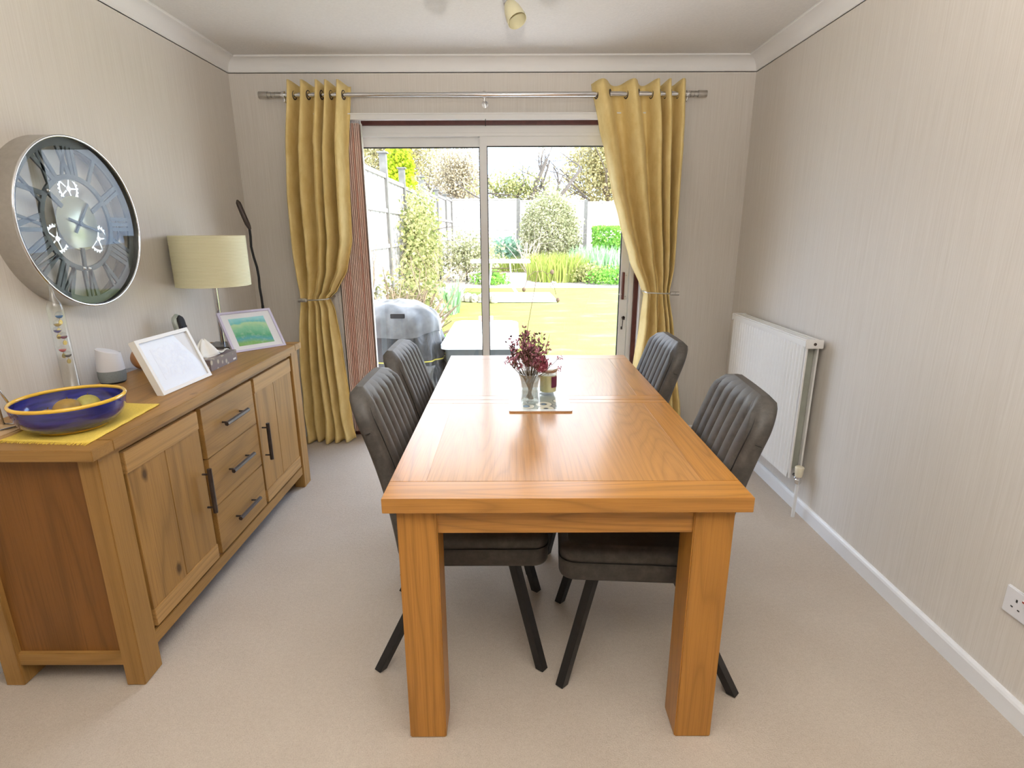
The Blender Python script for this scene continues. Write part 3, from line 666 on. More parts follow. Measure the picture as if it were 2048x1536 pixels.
# ================================================================== DINING CHAIRS (front faces +X)
def make_chair():
    t = thing('dining_chair', 'grey', 'chair', (0, 0, 0), 'channel-backed grey leather dining chairs round the oak table')
    # backrest: stack of closed cross-sections
    W, H0, H1, T = .225, .405, .952, .064
    def lean(v):   # v 0..1 -> x offset of the mid plane
        return -.150-.118*v-.018*v*v+.018*sin(pi*v)
    rows = []; NR = 44; outl = []
    for j in range(NR+1):
        v = j/NR; v = v if j < 30 else v
        z = H0+(H1-H0)*v; R = .100
        # rounded top corners of the outline
        w = W*(.955+.045*min(1, v*3))
        dz = z-(H1-R)
        if dz > 0: w = w-R+sqrt(max(0, R*R-dz*dz)) if dz < R else w-R
        tt = T*(.85+.15*(1-v)); e = (H1-z)
        if e < .022: tt *= sqrt(max(.10, 1-((.022-e)/.022)**2)) 
        if z-H0 < .02: tt *= .75+.25*(z-H0)/.02
        zz = z; xc = lean(v); row = []
        NF = 154; inner = w-.017; rf, rb = min(.024, tt*.45), min(.024, tt*.45)
        for i in range(NF+1):          # front face, +y to -y
            y = (w-rf)*(1-2*i/NF); a = abs(y); bul = 0; inner = w-rf+.001
            if v > .03:
                per = (W-.024)*2/7; sn = abs(cos(pi*(y/per))); bul = .0115*(sn**.5)
                bul *= min(1, max(0, (inner-a)/.006))**.5*min(1, max(0, (H1-.020-z)/.016))**.5
            row.append((xc+tt*.5+bul, y, zz))
        for k in range(1, 6): q = k/6*pi/2; row.append((xc+tt*.5-rf*(1-cos(q)), -(w-rf+rf*sin(q)), zz))
        for k in range(1, 6): q = k/6*pi/2; row.append((xc-tt*.5+rb*(1-sin(q)), -(w-rb+rb*cos(q)), zz))
        for i in range(11): y = -(w-rb)*(1-2*i/10); row.append((xc-tt*.5-.008*(1-(y/W)**2), y, zz))
        for k in range(1, 6): q = k/6*pi/2; row.append((xc-tt*.5+rb*(1-cos(q)), w-rb+rb*sin(q), zz))
        for k in range(1, 6): q = k/6*pi/2; row.append((xc+tt*.5-rf*(1-sin(q)), w-rf+rf*cos(q), zz))
        rows.append(row)
    m = MB(); m.grid(rows, closed=True); n = len(rows[0]); m.add(rows[-1], [tuple(range(n))]); m.add(rows[0], [tuple(reversed(range(n)))])
    br = obj('backrest', m, 'grey_leather', t, smooth=55)
    m = MB(); pts = []
    def fx(v): return lean(v)+T*(.85+.15*(1-v))*.5+.0005
    for k in range(24): v = .06+.80*k/23; pts.append((fx(v)+.0005, -(W-.022), H0+(H1-H0)*v))
    for k in range(1, 10): a = k/10*pi/2; z = H1-.020-.070+.070*sin(a); v = (z-H0)/(H1-H0); pts.append((fx(v)-.003*sin(a), -(W-.022-.062+.062*cos(a)), z))
    L_ = [(x, -y, z) for x, y, z in reversed(pts)]; z = H1-.020; v = (z-H0)/(H1-H0)
    pts = pts+[(fx(v)-.004, y, z) for y in (-.12, -.06, 0, .06, .12)]+L_
    m.tube(pts, .0016, 6); sub('piping', m, 'seam_black', br, (0, 0, 0), smooth=True)
    for s in (-1, 1):
        m = MB(); v = .80; z = H0+(H1-H0)*v; m.tube([(lean(v)-T*.13, s*(W+.0002), z-.008), (lean(v)+T*.13, s*(W+.0002), z-.002)], .0013, 5)
        sub('side_seam', m, 'seam_black', br, (0, 0, 0))
    # seat cushion
    rows = []; NS = 14; x0, x1 = -.175, .285
    for j in range(NS+1):
        v = j/NS; z = .392+.108*v
        e = min(v, 1-v)*.108; r = .018; sh = r-sqrt(max(0, r*r-(r-min(e, r))**2))
        if abs(v-.62) < .04: sh += .003
        row = []; R = .05
        for (cx, cy, a0) in ((x1-R, W-R, 0), (x0+R, W-R, 90), (x0+R, -W+R, 180), (x1-R, -W+R, 270)):
            for k in range(7): a = radians(a0+k*15); row.append((cx+(R-sh)*cos(a), cy+(R-sh)*sin(a), z))
        rows.append(row)
    m = MB(); m.grid(rows, closed=True); n = len(rows[0])
    top = [(p[0]*.96+.002, p[1]*.96, .506) for p in rows[-1]]; m.grid([rows[-1], top], closed=True); m.add(top, [tuple(range(n))]); m.add(rows[0], [tuple(reversed(range(n)))])
    st = obj('seat', m, 'grey_leather', t, smooth=50)
    m = MB(); z = .392+.108*.62; m.tube([(p[0]*1.0, p[1]*1.0, z) for p in rows[5]], .0016, 5, closed=True); sub('seam', m, 'seam_black', st, (0, 0, 0))
    m = MB(); m.box(-.13, .23, -.17, .17, .372, .393, .002); m.box(-.17, -.13, -.10, .10, .375, .44); obj('seat_frame', m, 'black_metal', t)
    def leg(a, b, w=.040, th=.036):
        m = MB(); a = Vector(a); b = Vector(b); d = (b-a).normalized()
        # bar cut level with the floor
        side = Vector((1, 0, 0)); s2 = Vector((0, 1, 0))
        vs = [p+side*(i*w/2)+s2*(j*th/2) for p in (a, b) for (i, j) in ((-1, -.1), (.1, -1), (1, .1), (-.1, 1))]
        m.add(vs, [(3, 2, 1, 0), (4, 5, 6, 7), (0, 1, 5, 4), (1, 2, 6, 5), (2, 3, 7, 6), (3, 0, 4, 7)])
        lg = obj('leg', m, 'black_metal', t)
        k = MB(); k.box(b.x-.008, b.x+.008, b.y-.007, b.y+.007, 0, .005); sub('foot_pad', k, 'rubber_black', lg, (0, 0, 0))
    for s in (-1, 1):
        leg((.175, s*.165, .385), (.268, s*.208, .003)); leg((-.075, s*.165, .385), (-.266, s*.208, .003))
    return t
CH = [('grey leather dining chair pushed in nearest the sideboard, rear window behind it', -.172, 1.728, 0.0)]
CHL = ['grey leather dining chair on the sideboard side, at the near end of the table',
       'grey leather dining chair beside the radiator, at the near end of the table',
       'grey leather dining chair in front of the covered barbecue and pink blind, sideboard side',
       'grey leather dining chair in front of the tied curtain, far right corner of table']
ch0 = make_chair()
spots = [(-.172, 1.728, 0), (.438, 1.640, 180-4), (-.190, 2.250, 0), (.422, 2.410, 180)]
for i, (x, y, r) in enumerate(spots):
    c = ch0 if i == 0 else copy_tree(ch0)
    c.location = (x, y, 0); c.rotation_euler = (0, 0, radians(r)); c['label'] = CHL[i]

# ================================================================== ON THE TABLE
m = MB(); PX0, PX1, PY0, PY1 = -.010, .221, 1.915, 2.232
def rrect(x0, x1, y0, y1, R, n=5):
    P = []
    for (cx, cy, a0) in ((x1-R, y1-R, 0), (x0+R, y1-R, 90), (x0+R, y0+R, 180), (x1-R, y0+R, 270)):
        for k in range(n+1): a = radians(a0+k*90/n); P.append((cx+R*cos(a), cy+R*sin(a)))
    return P
pm = thing('placemat', 'white-bordered rectangular placemat with a stone-coloured circle print under the vase and candle', 'placemat', (.105, 2.07, TZ))
m.prism(rrect(PX0, PX1, PY0, PY1, .008), TZ, TZ+.0048); obj('cork_backing', m, 'cork_edge', pm)
m = MB(); m.prism(rrect(PX0, PX1, PY0, PY1, .008), TZ+.0048, TZ+.0062); sf = obj('border', m, 'placemat_border', pm)
m = MB(); m.prism([(PX0+.052, PY0+.022), (PX1-.052, PY0+.022), (PX1-.052, PY1-.045), (PX0+.052, PY1-.045)], TZ+.0061, TZ+.0066); obj('printed_centre', m, 'placemat_print', pm, label='printed centre with blue circles on stone')
MZ = TZ+.0066
vx, vy = .068, 2.015
vo = []; vi = []
for h, r in ((0, .033), (.004, .034), (.012, .0335), (.030, .031), (.060, .030), (.085, .033), (.105, .040), (.118, .045)): vo.append((r, h))
vi = [(r-.003, h) for r, h in reversed(vo) if h > .011]+[(0, .012)]
m = MB(); N = 36
prof = [(0, 0)]+vo+vi; vs = []
for r, h in prof:
    for k in range(N):
        f = 1+.035*(1 if k % 2 else -1)*(1 if .004 < h < .10 and r > .028 else 0); a = 2*pi*k/N+h*6; vs.append((vx+r*f*cos(a), vy+r*f*sin(a), MZ+h))
m.add(vs, [(i*N+k, i*N+(k+1) % N, (i+1)*N+(k+1) % N, (i+1)*N+k) for i in range(len(prof)-1) for k in range(N)])
tag(obj('glass_vase', m, 'cut_glass', origin=(vx, vy, MZ)), 'small flared cut-glass vase standing on the placemat', 'vase')
# dried flowers
df = thing('dried_flowers', 'bunch of dried mauve statice and one dark red bloom in the glass vase', 'flowers', (vx, vy, MZ+.012))
rg = random.Random(5); ms = MB(); mf = MB(); mf2 = MB()
for k in range(92):
    a = rg.uniform(0, 2*pi); q = rg.random()**.6; top = Vector((vx+q*.088*cos(a), vy+q*.075*sin(a), MZ+.150+.115*rg.random()+.03*(1-q)))
    bot = Vector((vx-q*.016*cos(a+.5), vy-q*.016*sin(a), MZ+.016)); neck = Vector((vx+q*.026*cos(a), vy+q*.026*sin(a), MZ+.10))
    pts = [bot, bot.lerp(neck, .5), neck, neck.lerp(top, .5)+Vector((cos(a), sin(a), 0))*q*.006, top]
    ms.tube(pts, .0008, 4, cap=False)
    for j in range(rg.randint(4, 7)):
        b0 = neck.lerp(top, rg.uniform(.35, 1)); d = Vector((rg.uniform(-1, 1), rg.uniform(-1, 1), rg.uniform(.3, 1.4))).normalized()
        b1 = b0+d*rg.uniform(.008, .020); ms.tube([b0, b1], .0006, 3, cap=False)
        for i in range(3):
            M_ = mf if rg.random() < .72 else mf2; c = b1+Vector((rg.uniform(-1, 1), rg.uniform(-1, 1), rg.uniform(-1, 1)))*.0035
            dd = (d+Vector((rg.uniform(-1, 1), rg.uniform(-1, 1), rg.uniform(-.5, 1)))*.8).normalized(); s1 = dd.orthogonal()*.0030; s2 = dd.cross(s1)
            M_.add([c, c+s1+dd*.005, c+dd*.0105, c-s1+dd*.005, c+s2+dd*.0055], [(0, 1, 2, 3), (0, 4, 2)])
obj('stems', ms, 'stem_brown', df); obj('florets', mf, 'floret_mauve', df, kind='stuff'); obj('buds', mf2, 'floret_dark', df, kind='stuff')
for (sx, sy, sz) in ((-.085, -.01, .165), (.108, .0, .135), (.112, .01, .175)):
    m = MB(); t_ = Vector((vx+sx, vy+sy, MZ+sz)); m.tube([(vx+sx*.3, vy, MZ+.10), (vx+sx*.7, vy+sy*.5, MZ+.10+(sz-.10)*.55), t_], .0008, 4)
    for i in range(14):
        c = t_+Vector((rg.uniform(-1, 1), rg.uniform(-1, 1), rg.uniform(-1, 1)))*.010; m.ball(c, .0024, 5, 3, mi=1)
    obj('side_sprig', m, ['stem_brown', 'floret_mauve'], df)
m = MB(); bc = Vector((vx+.046, vy-.020, MZ+.162))
ax = Vector((.5, -.75, .45)).normalized(); u1 = ax.orthogonal().normalized(); u2 = ax.cross(u1)
for ring in range(6):
    n = 14+ring*3; r0 = .003+ring*.0060
    for k in range(n):
        a = 2*pi*k/n+ring*.4; d = u1*cos(a)+u2*sin(a); b0 = bc+d*r0*.3+ax*(.010-ring*.003); b1 = bc+d*r0*1.0+ax*(.018-ring*.006); b2 = b1+d*.004-ax*.004; w = ax.cross(d)*(.0032)
        m.add([b0-w*.5, b0+w*.5, b1+w, b2, b1-w], [(0, 1, 2, 3, 4)])
m.ball(bc-ax*.006, .016, 12, 8)
obj('bloom', m, 'bloom_wine', df, label='dark red dried bloom'); m = MB(); m.tube([bc, (vx+.015, vy, MZ+.09), (vx, vy, MZ+.02)], .0018, 5); obj('bloom_stem', m, 'stem_brown', df)
# candle
cx, cy = .145, 2.135
cd = thing('jar_candle', 'pale yellow wax candle in a glass jar with a white lid beside the vase', 'candle', (cx, cy, MZ))
m = MB(); r = .0355; m.lathe([(0, 0), (r-.002, 0), (r, .003), (r, .096), (r-.0025, .096), (r-.0025, .014), (0, .014)], (cx, cy, MZ), n=36); obj('glass_jar', m, 'tube_glass', cd, smooth=40)
m = MB(); m.lathe([(0, .0145), (r-.003, .0145), (r-.003, .080), (.020, .080), (.012, .077), (0, .077)], (cx, cy, MZ), n=36); wx_ = obj('wax', m, 'candle_wax', cd, smooth=40)
m = MB(); m.tube([(cx, cy, MZ+.077), (cx+.001, cy, MZ+.087)], .001, 6); sub('wick', m, 'black_seal', wx_, cd['_o'])
m = MB(); m.lathe([(r-.004, .097), (r+.001, .097), (r+.0012, .104), (r-.004, .104)], (cx, cy, MZ), n=36); m.lathe([(r-.004, .092), (r-.003, .0975)], (cx, cy, MZ), n=36); obj('lid_band', m, 'copper_band', cd, smooth=40)
m = MB(); m.lathe([(0, .1035), (r+.002, .1035), (r+.003, .106), (r+.002, .110), (0, .112)], (cx, cy, MZ), n=36); obj('lid', m, 'lid_white', cd, smooth=30)
m = MB(); R_ = r+.0006; rows = [[(cx+R_*cos(a), cy+R_*sin(a), MZ+z) for a in [radians(-72+k*6) for k in range(9)]] for z in (.034, .078)]; m.grid(rows); obj('jar_label', m, 'label_plum', cd, smooth=True, label='plum coloured paper label')

# ================================================================== SIDEBOARD
SX0, SX1, SYa, SYb, SZ = -1.660, -1.163, 1.425, 3.000, .820
sb = thing('sideboard', 'rustic oak sideboard with two doors and three drawers along the left wall', 'sideboard', (-1.41, 2.21, 0))
m = MB(); TT = .034; zt = SZ-TT
m.box(SX0, SX1-.0, SYa+.085, SYb-.085, zt, SZ, .002, 0); m.box(SX0, SX1, SYa, SYa+.084, zt, SZ, .002, 1); m.box(SX0, SX1, SYb-.084, SYb, zt, SZ, .002, 1)
obj('top_board', m, ['rustic_oak_y', 'rustic_oak_x'], sb, smooth=35)
FX = -1.178; LW = .090
for (xa, xb) in ((FX-.060, FX), (-1.625, -1.565)):
    for (ya, yb) in ((1.457, 1.457+LW), (2.885, 2.885+LW)):
        m = MB(); m.box(xa, xb, ya, yb, 0, zt, .003); obj('leg', m, 'rustic_oak_z', sb, smooth=35)
for yy in (1.475, 2.945):
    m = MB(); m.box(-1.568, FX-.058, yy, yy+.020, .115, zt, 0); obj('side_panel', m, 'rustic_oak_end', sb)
for yy in (1.462, 2.950):
    m = MB(); m.box(-1.568, FX-.058, yy, yy+.022, .072, .118, .003); obj('side_rail', m, 'rustic_oak_x', sb)
m = MB(); m.box(-1.62, FX-.022, 1.497, 2.945, .12, .14); m.box(-1.62, -1.605, 1.50, 2.945, .14, zt); m.box(FX-.030, FX-.022, 1.547, 2.885, .14, zt); m.box(-1.60, FX-.025, 1.96, 1.99, .14, zt); m.box(-1.60, FX-.025, 2.405, 2.43, .14, zt)
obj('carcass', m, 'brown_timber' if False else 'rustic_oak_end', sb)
m = MB(); m.box(FX-.020, FX-.002, 1.547, 2.885, .768, zt, .001); obj('top_rail', m, 'rustic_oak_y', sb)
m = MB(); m.box(FX-.028, FX-.006, 1.547, 2.885, .080, .126, .002); obj('bottom_rail', m, 'rustic_oak_y', sb)
def handle(par, a, b, r=.0062):
    a, b = Vector(a), Vector(b); d = (b-a).normalized(); m = MB(); m.tube([a, b], r*1.45, 6)
    for p in (a+d*.022, b-d*.022): m.tube([p, (FX+.001, p.y, p.z)], .004, 8)
    sub('handle', m, 'dark_metal', par, sb['_o'], label='dark bronze bar handle')
def door_(y0, y1, hy):
    m = MB(); z0, z1 = .140, .758; xo = FX-.020
    m.box(xo, FX, y0, y1, z0, z0+.062, .0015, 1); m.box(xo, FX, y0, y1, z1-.070, z1, .0015, 1)
    ym = y0+(y1-y0)*(.48); m.box(xo+.002, FX-.004, y0+.001, ym-.001, z0+.062, z1-.070, .0012, 0); m.box(xo+.002, FX-.004, ym+.001, y1-.001, z0+.062, z1-.070, .0012, 0)
    d = obj('door', m, ['rustic_oak_z', 'rustic_oak_pale'], sb)
    handle(d, (FX+.030, hy, .355), (FX+.030, hy, .537)); return d
door_(1.562, 1.965, 1.936)
for k in range(3):
    z0 = .142+k*.2062; m = MB(); m.box(FX-.020, FX, 1.989, 2.412, z0, z0+.2035, .0015); d = obj('drawer', m, 'rustic_oak_y', sb)
    zc = (.235, .452, .658)[k]; handle(d, (FX+.030, 2.105, zc), (FX+.030, 2.295, zc))
door_(2.434, 2.862, 2.458)

# ================================================================== ON THE SIDEBOARD
# yellow cloth
m = MB(); P = [(-1.455, 1.490), (-1.212, 1.476), (-1.230, 1.845), (-1.395, 1.862), (-1.47, 1.80)]
P = [(-1.50, 1.500), (-1.205, 1.474), (-1.232, 1.846), (-1.50, 1.868)]
NN = 24; rows = []
for i in range(NN+1):
    t = i/NN; a = Vector(P[0]).lerp(Vector(P[3]), t); b = Vector(P[1]).lerp(Vector(P[2]), t)
    rows.append([(*(a.lerp(b, j/14)), SZ+.0030+.0007*sin(i*1.3+j)) for j in range(15)])
m.grid(rows); yc = thing('table_mat', 'bright yellow woven cloth mat with a fringed end under the blue bowl', 'cloth', (-1.35, 1.66, SZ)); obj('cloth', m, 'yellow_cloth', yc, smooth=True, solid=.003)
m = MB()
for k in range(64):
    a = Vector(P[0]).lerp(Vector(P[1]), k/63); m.tube([(a.x, a.y+.002, SZ+.003), (a.x+rg.uniform(-.003, .003), a.y-.010+rg.uniform(-.004, .003), SZ+.0015)], .0011, 4)
obj('fringe', m, 'yellow_cloth', yc)
# bowl
bx, by, bz = -1.354, 1.618, SZ+.0055
bl = thing('fruit_bowl', 'large glazed blue bowl with a thick yellow rim holding fruit', 'bowl', (bx, by, bz))
m = MB(); m.lathe([(0, .004), (.080, .004), (.084, 0), (.090, .001), (.092, .008)], (bx, by, bz), n=64); obj('foot', m, 'yellow_glaze', bl, smooth=40, label='yellow glazed foot ring')
m = MB(); m.lathe([(.088, .004), (.112, .014), (.130, .030), (.141, .052), (.1455, .080), (.146, .086)], (bx, by, bz), n=72); m.lathe([(.139, .086), (.136, .060), (.124, .034), (.104, .018), (.06, .011), (0, .010)], (bx, by, bz), n=72); obj('bowl_body', m, 'blue_glaze', bl, smooth=60)
m = MB(); m.tube([(bx+.1425*cos(a), by+.1425*sin(a), bz+.088) for a in [2*pi*k/72 for k in range(72)]], .0058, 10, closed=True); obj('rim', m, 'yellow_glaze', bl, smooth=True)
for i, (fx, fy, r, mt, lb) in enumerate(((-1.375, 1.555, .024, 'fruit_skin', 'brown fruit nearest the front of the blue bowl'), (-1.368, 1.622, .029, 'fruit_skin', 'brown fruit in the middle of the blue bowl'), (-1.350, 1.682, .027, 'fruit_skin_green', 'greener fruit at the back of the blue bowl'))):
    f = thing('fruit', lb, 'fruit', (fx, fy, bz+.012), 'fruit in the blue bowl')
    m = MB(); m.ball((fx, fy, bz+.013+r*1.25), r*1.25, 20, 14, (1, 1.12, .98)); obj('flesh', m, mt, f, smooth=True)
    m = MB(); m.tube([(fx, fy+.005, bz+.012+r*2.38), (fx+.002, fy+.006, bz+.020+r*2.4)], .0015, 6); obj('stalk', m, 'stem_brown', f)
# galileo thermometer
gx, gy = -1.612, 1.955
gt = thing('galileo_thermometer', 'tall clear glass tube thermometer with floating coloured bulbs and a pointed top', 'thermometer', (gx, gy, SZ))
m = MB(); m.lathe([(0, 0), (.030, 0), (.032, .004), (.030, .014), (.0245, .020), (.0245, .31), (.0250, .325), (.020, .345), (.009, .365), (.005, .395), (.0025, .425), (0, .428)], (gx, gy, SZ), n=32); obj('tube', m, 'tube_glass', gt, smooth=50)
for (z, s, mt, h) in ((.300, .8, 'tiny_blue', 1), (.272, -.3, 'tiny_yellow', 1), (.250, -.8, 'tiny_indigo', 1), (.226, .8, 'tiny_magenta', 1), (.180, -.5, 'tiny_red', 1), (.158, .8, 'tiny_ink', 1)):
    m = MB(); c = (gx+s*.004, gy+s*.0085, SZ+z)
    m.ball(c, .0125, 14, 10, (1, 1, 1)); b = obj('bulb', m, 'tube_glass', gt, smooth=True)
    m = MB(); pr = [(0.0001, -.0115)]+[(.0114*cos(a), .0114*sin(a)) for a in [radians(-80+k*10) for k in range(8)]]+[(0, -.0016)]; m.lathe(pr, c, n=16); sub('coloured_liquid', m, mt, b, gt['_o'], smooth=50)
    m = MB(); m.lathe([(0, -.001), (.0085, -.001), (.0085, .001), (0, .001)], (c[0], c[1], c[2]-.026), n=18, axis='x'); m.tube([(c[0], c[1], c[2]-.012), (c[0], c[1], c[2]-.018)], .0008, 5); sub('brass_tag', m, 'brass', b, gt['_o'], smooth=40)
# smart speaker
px, py = -1.606, 2.155
sp = thing('smart_speaker', 'white smart speaker with a slanted top and grey fabric base', 'speaker', (px, py, SZ))
m = MB(); m.lathe([(0, 0), (.040, 0), (.044, .004), (.045, .007)], (px, py, SZ), n=40); obj('foot_ring', m, 'rubber_black', sp)
m = MB(); m.lathe([(.0445, .006), (.0475, .020), (.0485, .034), (.0478, .052)], (px, py, SZ), n=40); obj('fabric_base', m, 'speaker_fabric', sp, smooth=40)
m = MB(); rows = []; prof = [(.0478, .052), (.0465, .070), (.044, .095), (.0415, .120)]
for (r, h) in prof: rows.append([(px+r*cos(a), py+r*sin(a), SZ+h) for a in [2*pi*k/40 for k in range(40)]])
rim = [(px+.0405*cos(a), py+.0405*sin(a), SZ+.128-.013*(sin(a)*.5+cos(a)*.85)) for a in [2*pi*k/40 for k in range(40)]]
rim2 = [(px+.036*cos(a), py+.036*sin(a), SZ+.131-.012*(sin(a)*.5+cos(a)*.85)) for a in [2*pi*k/40 for k in range(40)]]
rows += [rim, rim2]; m.grid(rows, closed=True); m.add(rim2, [tuple(range(40))]); obj('housing', m, 'speaker_white', sp, smooth=40)
# wooden ball
m = MB(); m.ball((-1.610, 2.372, SZ+.052), .054, 28, 18, (1, 1, .96)); wb = tag(obj('wooden_ball', m, 'tan_wood', origin=(-1.61, 2.372, SZ), smooth=True), 'round tan wooden ornament half hidden behind the white picture frame', 'ornament')
# power lead of the speaker
m = MB(); m.tube([(-1.655, 2.19, SZ+.006), (-1.672, 2.24, SZ+.010), (-1.676, 2.31, SZ+.012), (-1.672, 2.42, SZ+.004)], .0022, 6); tag(obj('power_lead', m, 'white_plastic', smooth=True), 'thin white power lead lying behind the smart speaker against the wall', 'cable')
# cordless handset
hx, hy = -1.600, 2.652
hs = thing('cordless_handset', 'sage and black handheld device with a looped top standing behind the white picture frame', 'handheld device', (hx, hy, SZ))
def caps(w, th, z0, z1, dx, mb, n=20):
    rows = []
    for j in range(15):
        t = j/14; z = z0+(z1-z0)*t; e = min(t, 1-t)*(z1-z0); k = sqrt(max(.02, 1-((w-min(e, w))/w)**2)) if e < w else 1
        rows.append([(hx+dx+th*k*cos(a)-.028*(t-.5), hy+w*k*sin(a), z) for a in [2*pi*q/n for q in range(n)]])
    mb.grid(rows, closed=True); mb.add(rows[0], [tuple(range(n))]); mb.add(rows[-1], [tuple(range(n))])
m = MB(); caps(.038, .020, SZ+.012, SZ+.205, 0, m); obj('body_shell', m, 'sage_plastic', hs, smooth=50)
m = MB(); caps(.029, .010, SZ+.03, SZ+.199, .015, m); fp = obj('black_face', m, 'rubber_black', hs, smooth=50)
m = MB(); m.tube([(hx+.006, hy+.016*cos(a), SZ+.172+.013*sin(a)) for a in [2*pi*k/20 for k in range(20)]], .0032, 8, closed=True); sub('loop', m, 'sage_plastic', fp, hs['_o'], smooth=True)
m = MB(); m.box(hx+.016, hx+.022, hy-.018, hy+.018, SZ+.118, SZ+.148, .001); sub('screen', m, 'screen_dark', fp, hs['_o'])
m = MB(); m.lathe([(0, 0), (.040, 0), (.042, .008), (.034, .022), (0, .026)], (hx, hy, SZ), n=28); obj('charging_base', m, 'sage_plastic', hs, smooth=40)
# framed pictures
def frame(name, label, BL, BR, up, W_, thick, m_frame, border, m_art, art):
    BL, BR, up = Vector(BL), Vector(BR), Vector(up); ux = (BR-BL).normalized(); w = (BR-BL).length; uy = up.normalized(); h = up.length; n = ux.cross(uy).normalized()
    if n.y > 0 and n.x < 0: n = -n
    th = thing(name, label, 'picture', tuple((BL+BR)/2)); P = lambda a, b, c: BL+ux*a+uy*b+n*c
    def slab(mb, a0, a1, b0, b1, c0, c1):
        vs = [P(a, b, c) for c in (c0, c1) for b in (b0, b1) for a in (a0, a1)]
        mb.add(vs, [(0, 2, 3, 1), (4, 5, 7, 6), (0, 1, 5, 4), (2, 6, 7, 3), (0, 4, 6, 2), (1, 3, 7, 5)])
    m = MB(); slab(m, 0, w, 0, W_, -thick, 0); slab(m, 0, w, h-W_, h, -thick, 0); slab(m, 0, W_, W_, h-W_, -thick, 0); slab(m, w-W_, w, W_, h-W_, -thick, 0); slab(m, W_, w-W_, W_, h-W_, -thick, -thick+.002)
    obj('frame', m, m_frame, th)
    m = MB(); slab(m, W_, w-W_, W_, h-W_, -.009, -.007); mt = obj('mount', m, 'mount_white', th)
    m = MB(); a, b, c, d = art; slab(m, a, w-b, c, h-d, -.0072, -.0062); sub('artwork', m, m_art, mt, th['_o'])
    m = MB(); slab(m, W_, w-W_, W_, h-W_, -.0045, -.0035); obj('glazing', m, 'picture_glass', th)
    c0 = P(w/2, h*.72, -thick); foot = Vector((c0.x, c0.y, SZ))-n.cross(Vector((0, 0, 1))).cross(Vector((0, 0, 1))).normalized()*0
    back = Vector((-n.x, -n.y, 0)).normalized(); foot = foot+back*.05; m = MB(); m.beam(c0, foot+Vector((0, 0, .002)), .035, .003, up=back); obj('strut', m, 'rubber_black', th)
    return th
frame('picture_frame', 'square white frame with a faint pale sketch, leaning in the middle of the sideboard', (-1.282, 1.957, SZ+.002), (-1.264, 2.262, SZ+.002), (-.078, .004, .203), .014, .026, 'frame_white', 0, 'faint_sketch', (.058, .062, .050, .045))
frame('picture_frame', 'lilac frame with a turquoise and green landscape print at the far end of the sideboard', (-1.385, 2.700, SZ+.002), (-1.203, 2.904, SZ+.002), (-.112, .101, .185), .011, .018, 'frame_lilac', 0, 'landscape_print', (.043, .048, .036, .040))
# tissue box
tx = thing('tissue_box', 'flat purple-brown tissue box with a gold dot pattern and a tissue pulled up', 'tissue box', (-1.36, 2.44, SZ))
m = MB(); m.box(-1.420, -1.300, 2.325, 2.560, SZ, SZ+.050, .001); obj('carton', m, 'tissue_box_print', tx)
m = MB(); m.prism([(-1.36+.034*cos(a), 2.44+.075*sin(a)) for a in [2*pi*k/24 for k in range(24)]], SZ+.050, SZ+.0508); obj('opening_film', m, 'tissue_paper', tx)
m = MB(); rows = []
for j in range(10):
    t = j/9; z = SZ+.05+.072*t**.85; r = .038*(1-t)**.8+.004; rows.append([(-1.368+r*cos(a)*(1+.28*sin(3*a+t*2))-.012*t, 2.425+r*1.45*sin(a)*(1+.22*sin(5*a+1+t))+.012*t, z+.003*sin(4*a)) for a in [2*pi*k/36 for k in range(36)]])
m.grid(rows, closed=True); ti = obj('tissue', m, 'tissue_paper', tx, smooth=True, solid=.0008)
m = MB(); rows = [[(-1.345+.03*u, 2.45+.085*v, SZ+.062-.006*v+.005*sin(6*v+4*u)) for u in (0, .35, .7, 1)] for v in [k/10 for k in range(11)]]; m.grid(rows); sub('tissue_fold', m, 'tissue_paper', ti, tx['_o'], smooth=True, solid=.0008)
m = MB(); m.box(-1.2997, -1.2990, 2.520, 2.546, SZ+.008, SZ+.016); obj('maker_mark', m, 'frame_white', tx)
# table lamp
lx, ly = -1.520, 2.862
tl = thing('table_lamp', 'table lamp with a wide pleated cream drum shade and chrome stem at the sideboard corner', 'lamp', (lx, ly, SZ))
m = MB(); m.box(lx-.075, lx+.075, ly-.075, ly+.075, SZ, SZ+.016, .002); obj('base', m, 'slate_base', tl)
m = MB(); m.lathe([(0, .016), (.012, .016), (.012, .34), (0, .34)], (lx, ly, SZ), n=16); obj('pole', m, 'chrome', tl, smooth=40)
m = MB(); m.lathe([(.172, .322), (.1735, .322), (.1735, .566), (.172, .566)], (lx, ly, SZ), n=72); sd = obj('lamp_shade', m, 'lamp_shade_cream', tl, smooth=40)
m = MB()
for r_, z_ in ((.1725, .3225), (.1725, .5655)): m.tube([(lx+r_*cos(a), ly+r_*sin(a), SZ+z_) for a in [2*pi*k/60 for k in range(60)]], .0018, 6, closed=True)
for k in range(3): a = 2*pi*k/3; m.tube([(lx, ly, SZ+.335), (lx+.172*cos(a), ly+.172*sin(a), SZ+.335)], .0015, 6)
sub('shade_ring', m, 'lamp_shade_cream', sd, tl['_o'])
m = MB(); m.lathe([(0, 0), (.014, 0), (.014, .045), (.022, .07), (.028, .095), (.018, .120), (0, .126)], (lx, ly, SZ+.335), n=20); obj('bulb', m, 'white_plastic', tl, smooth=50)
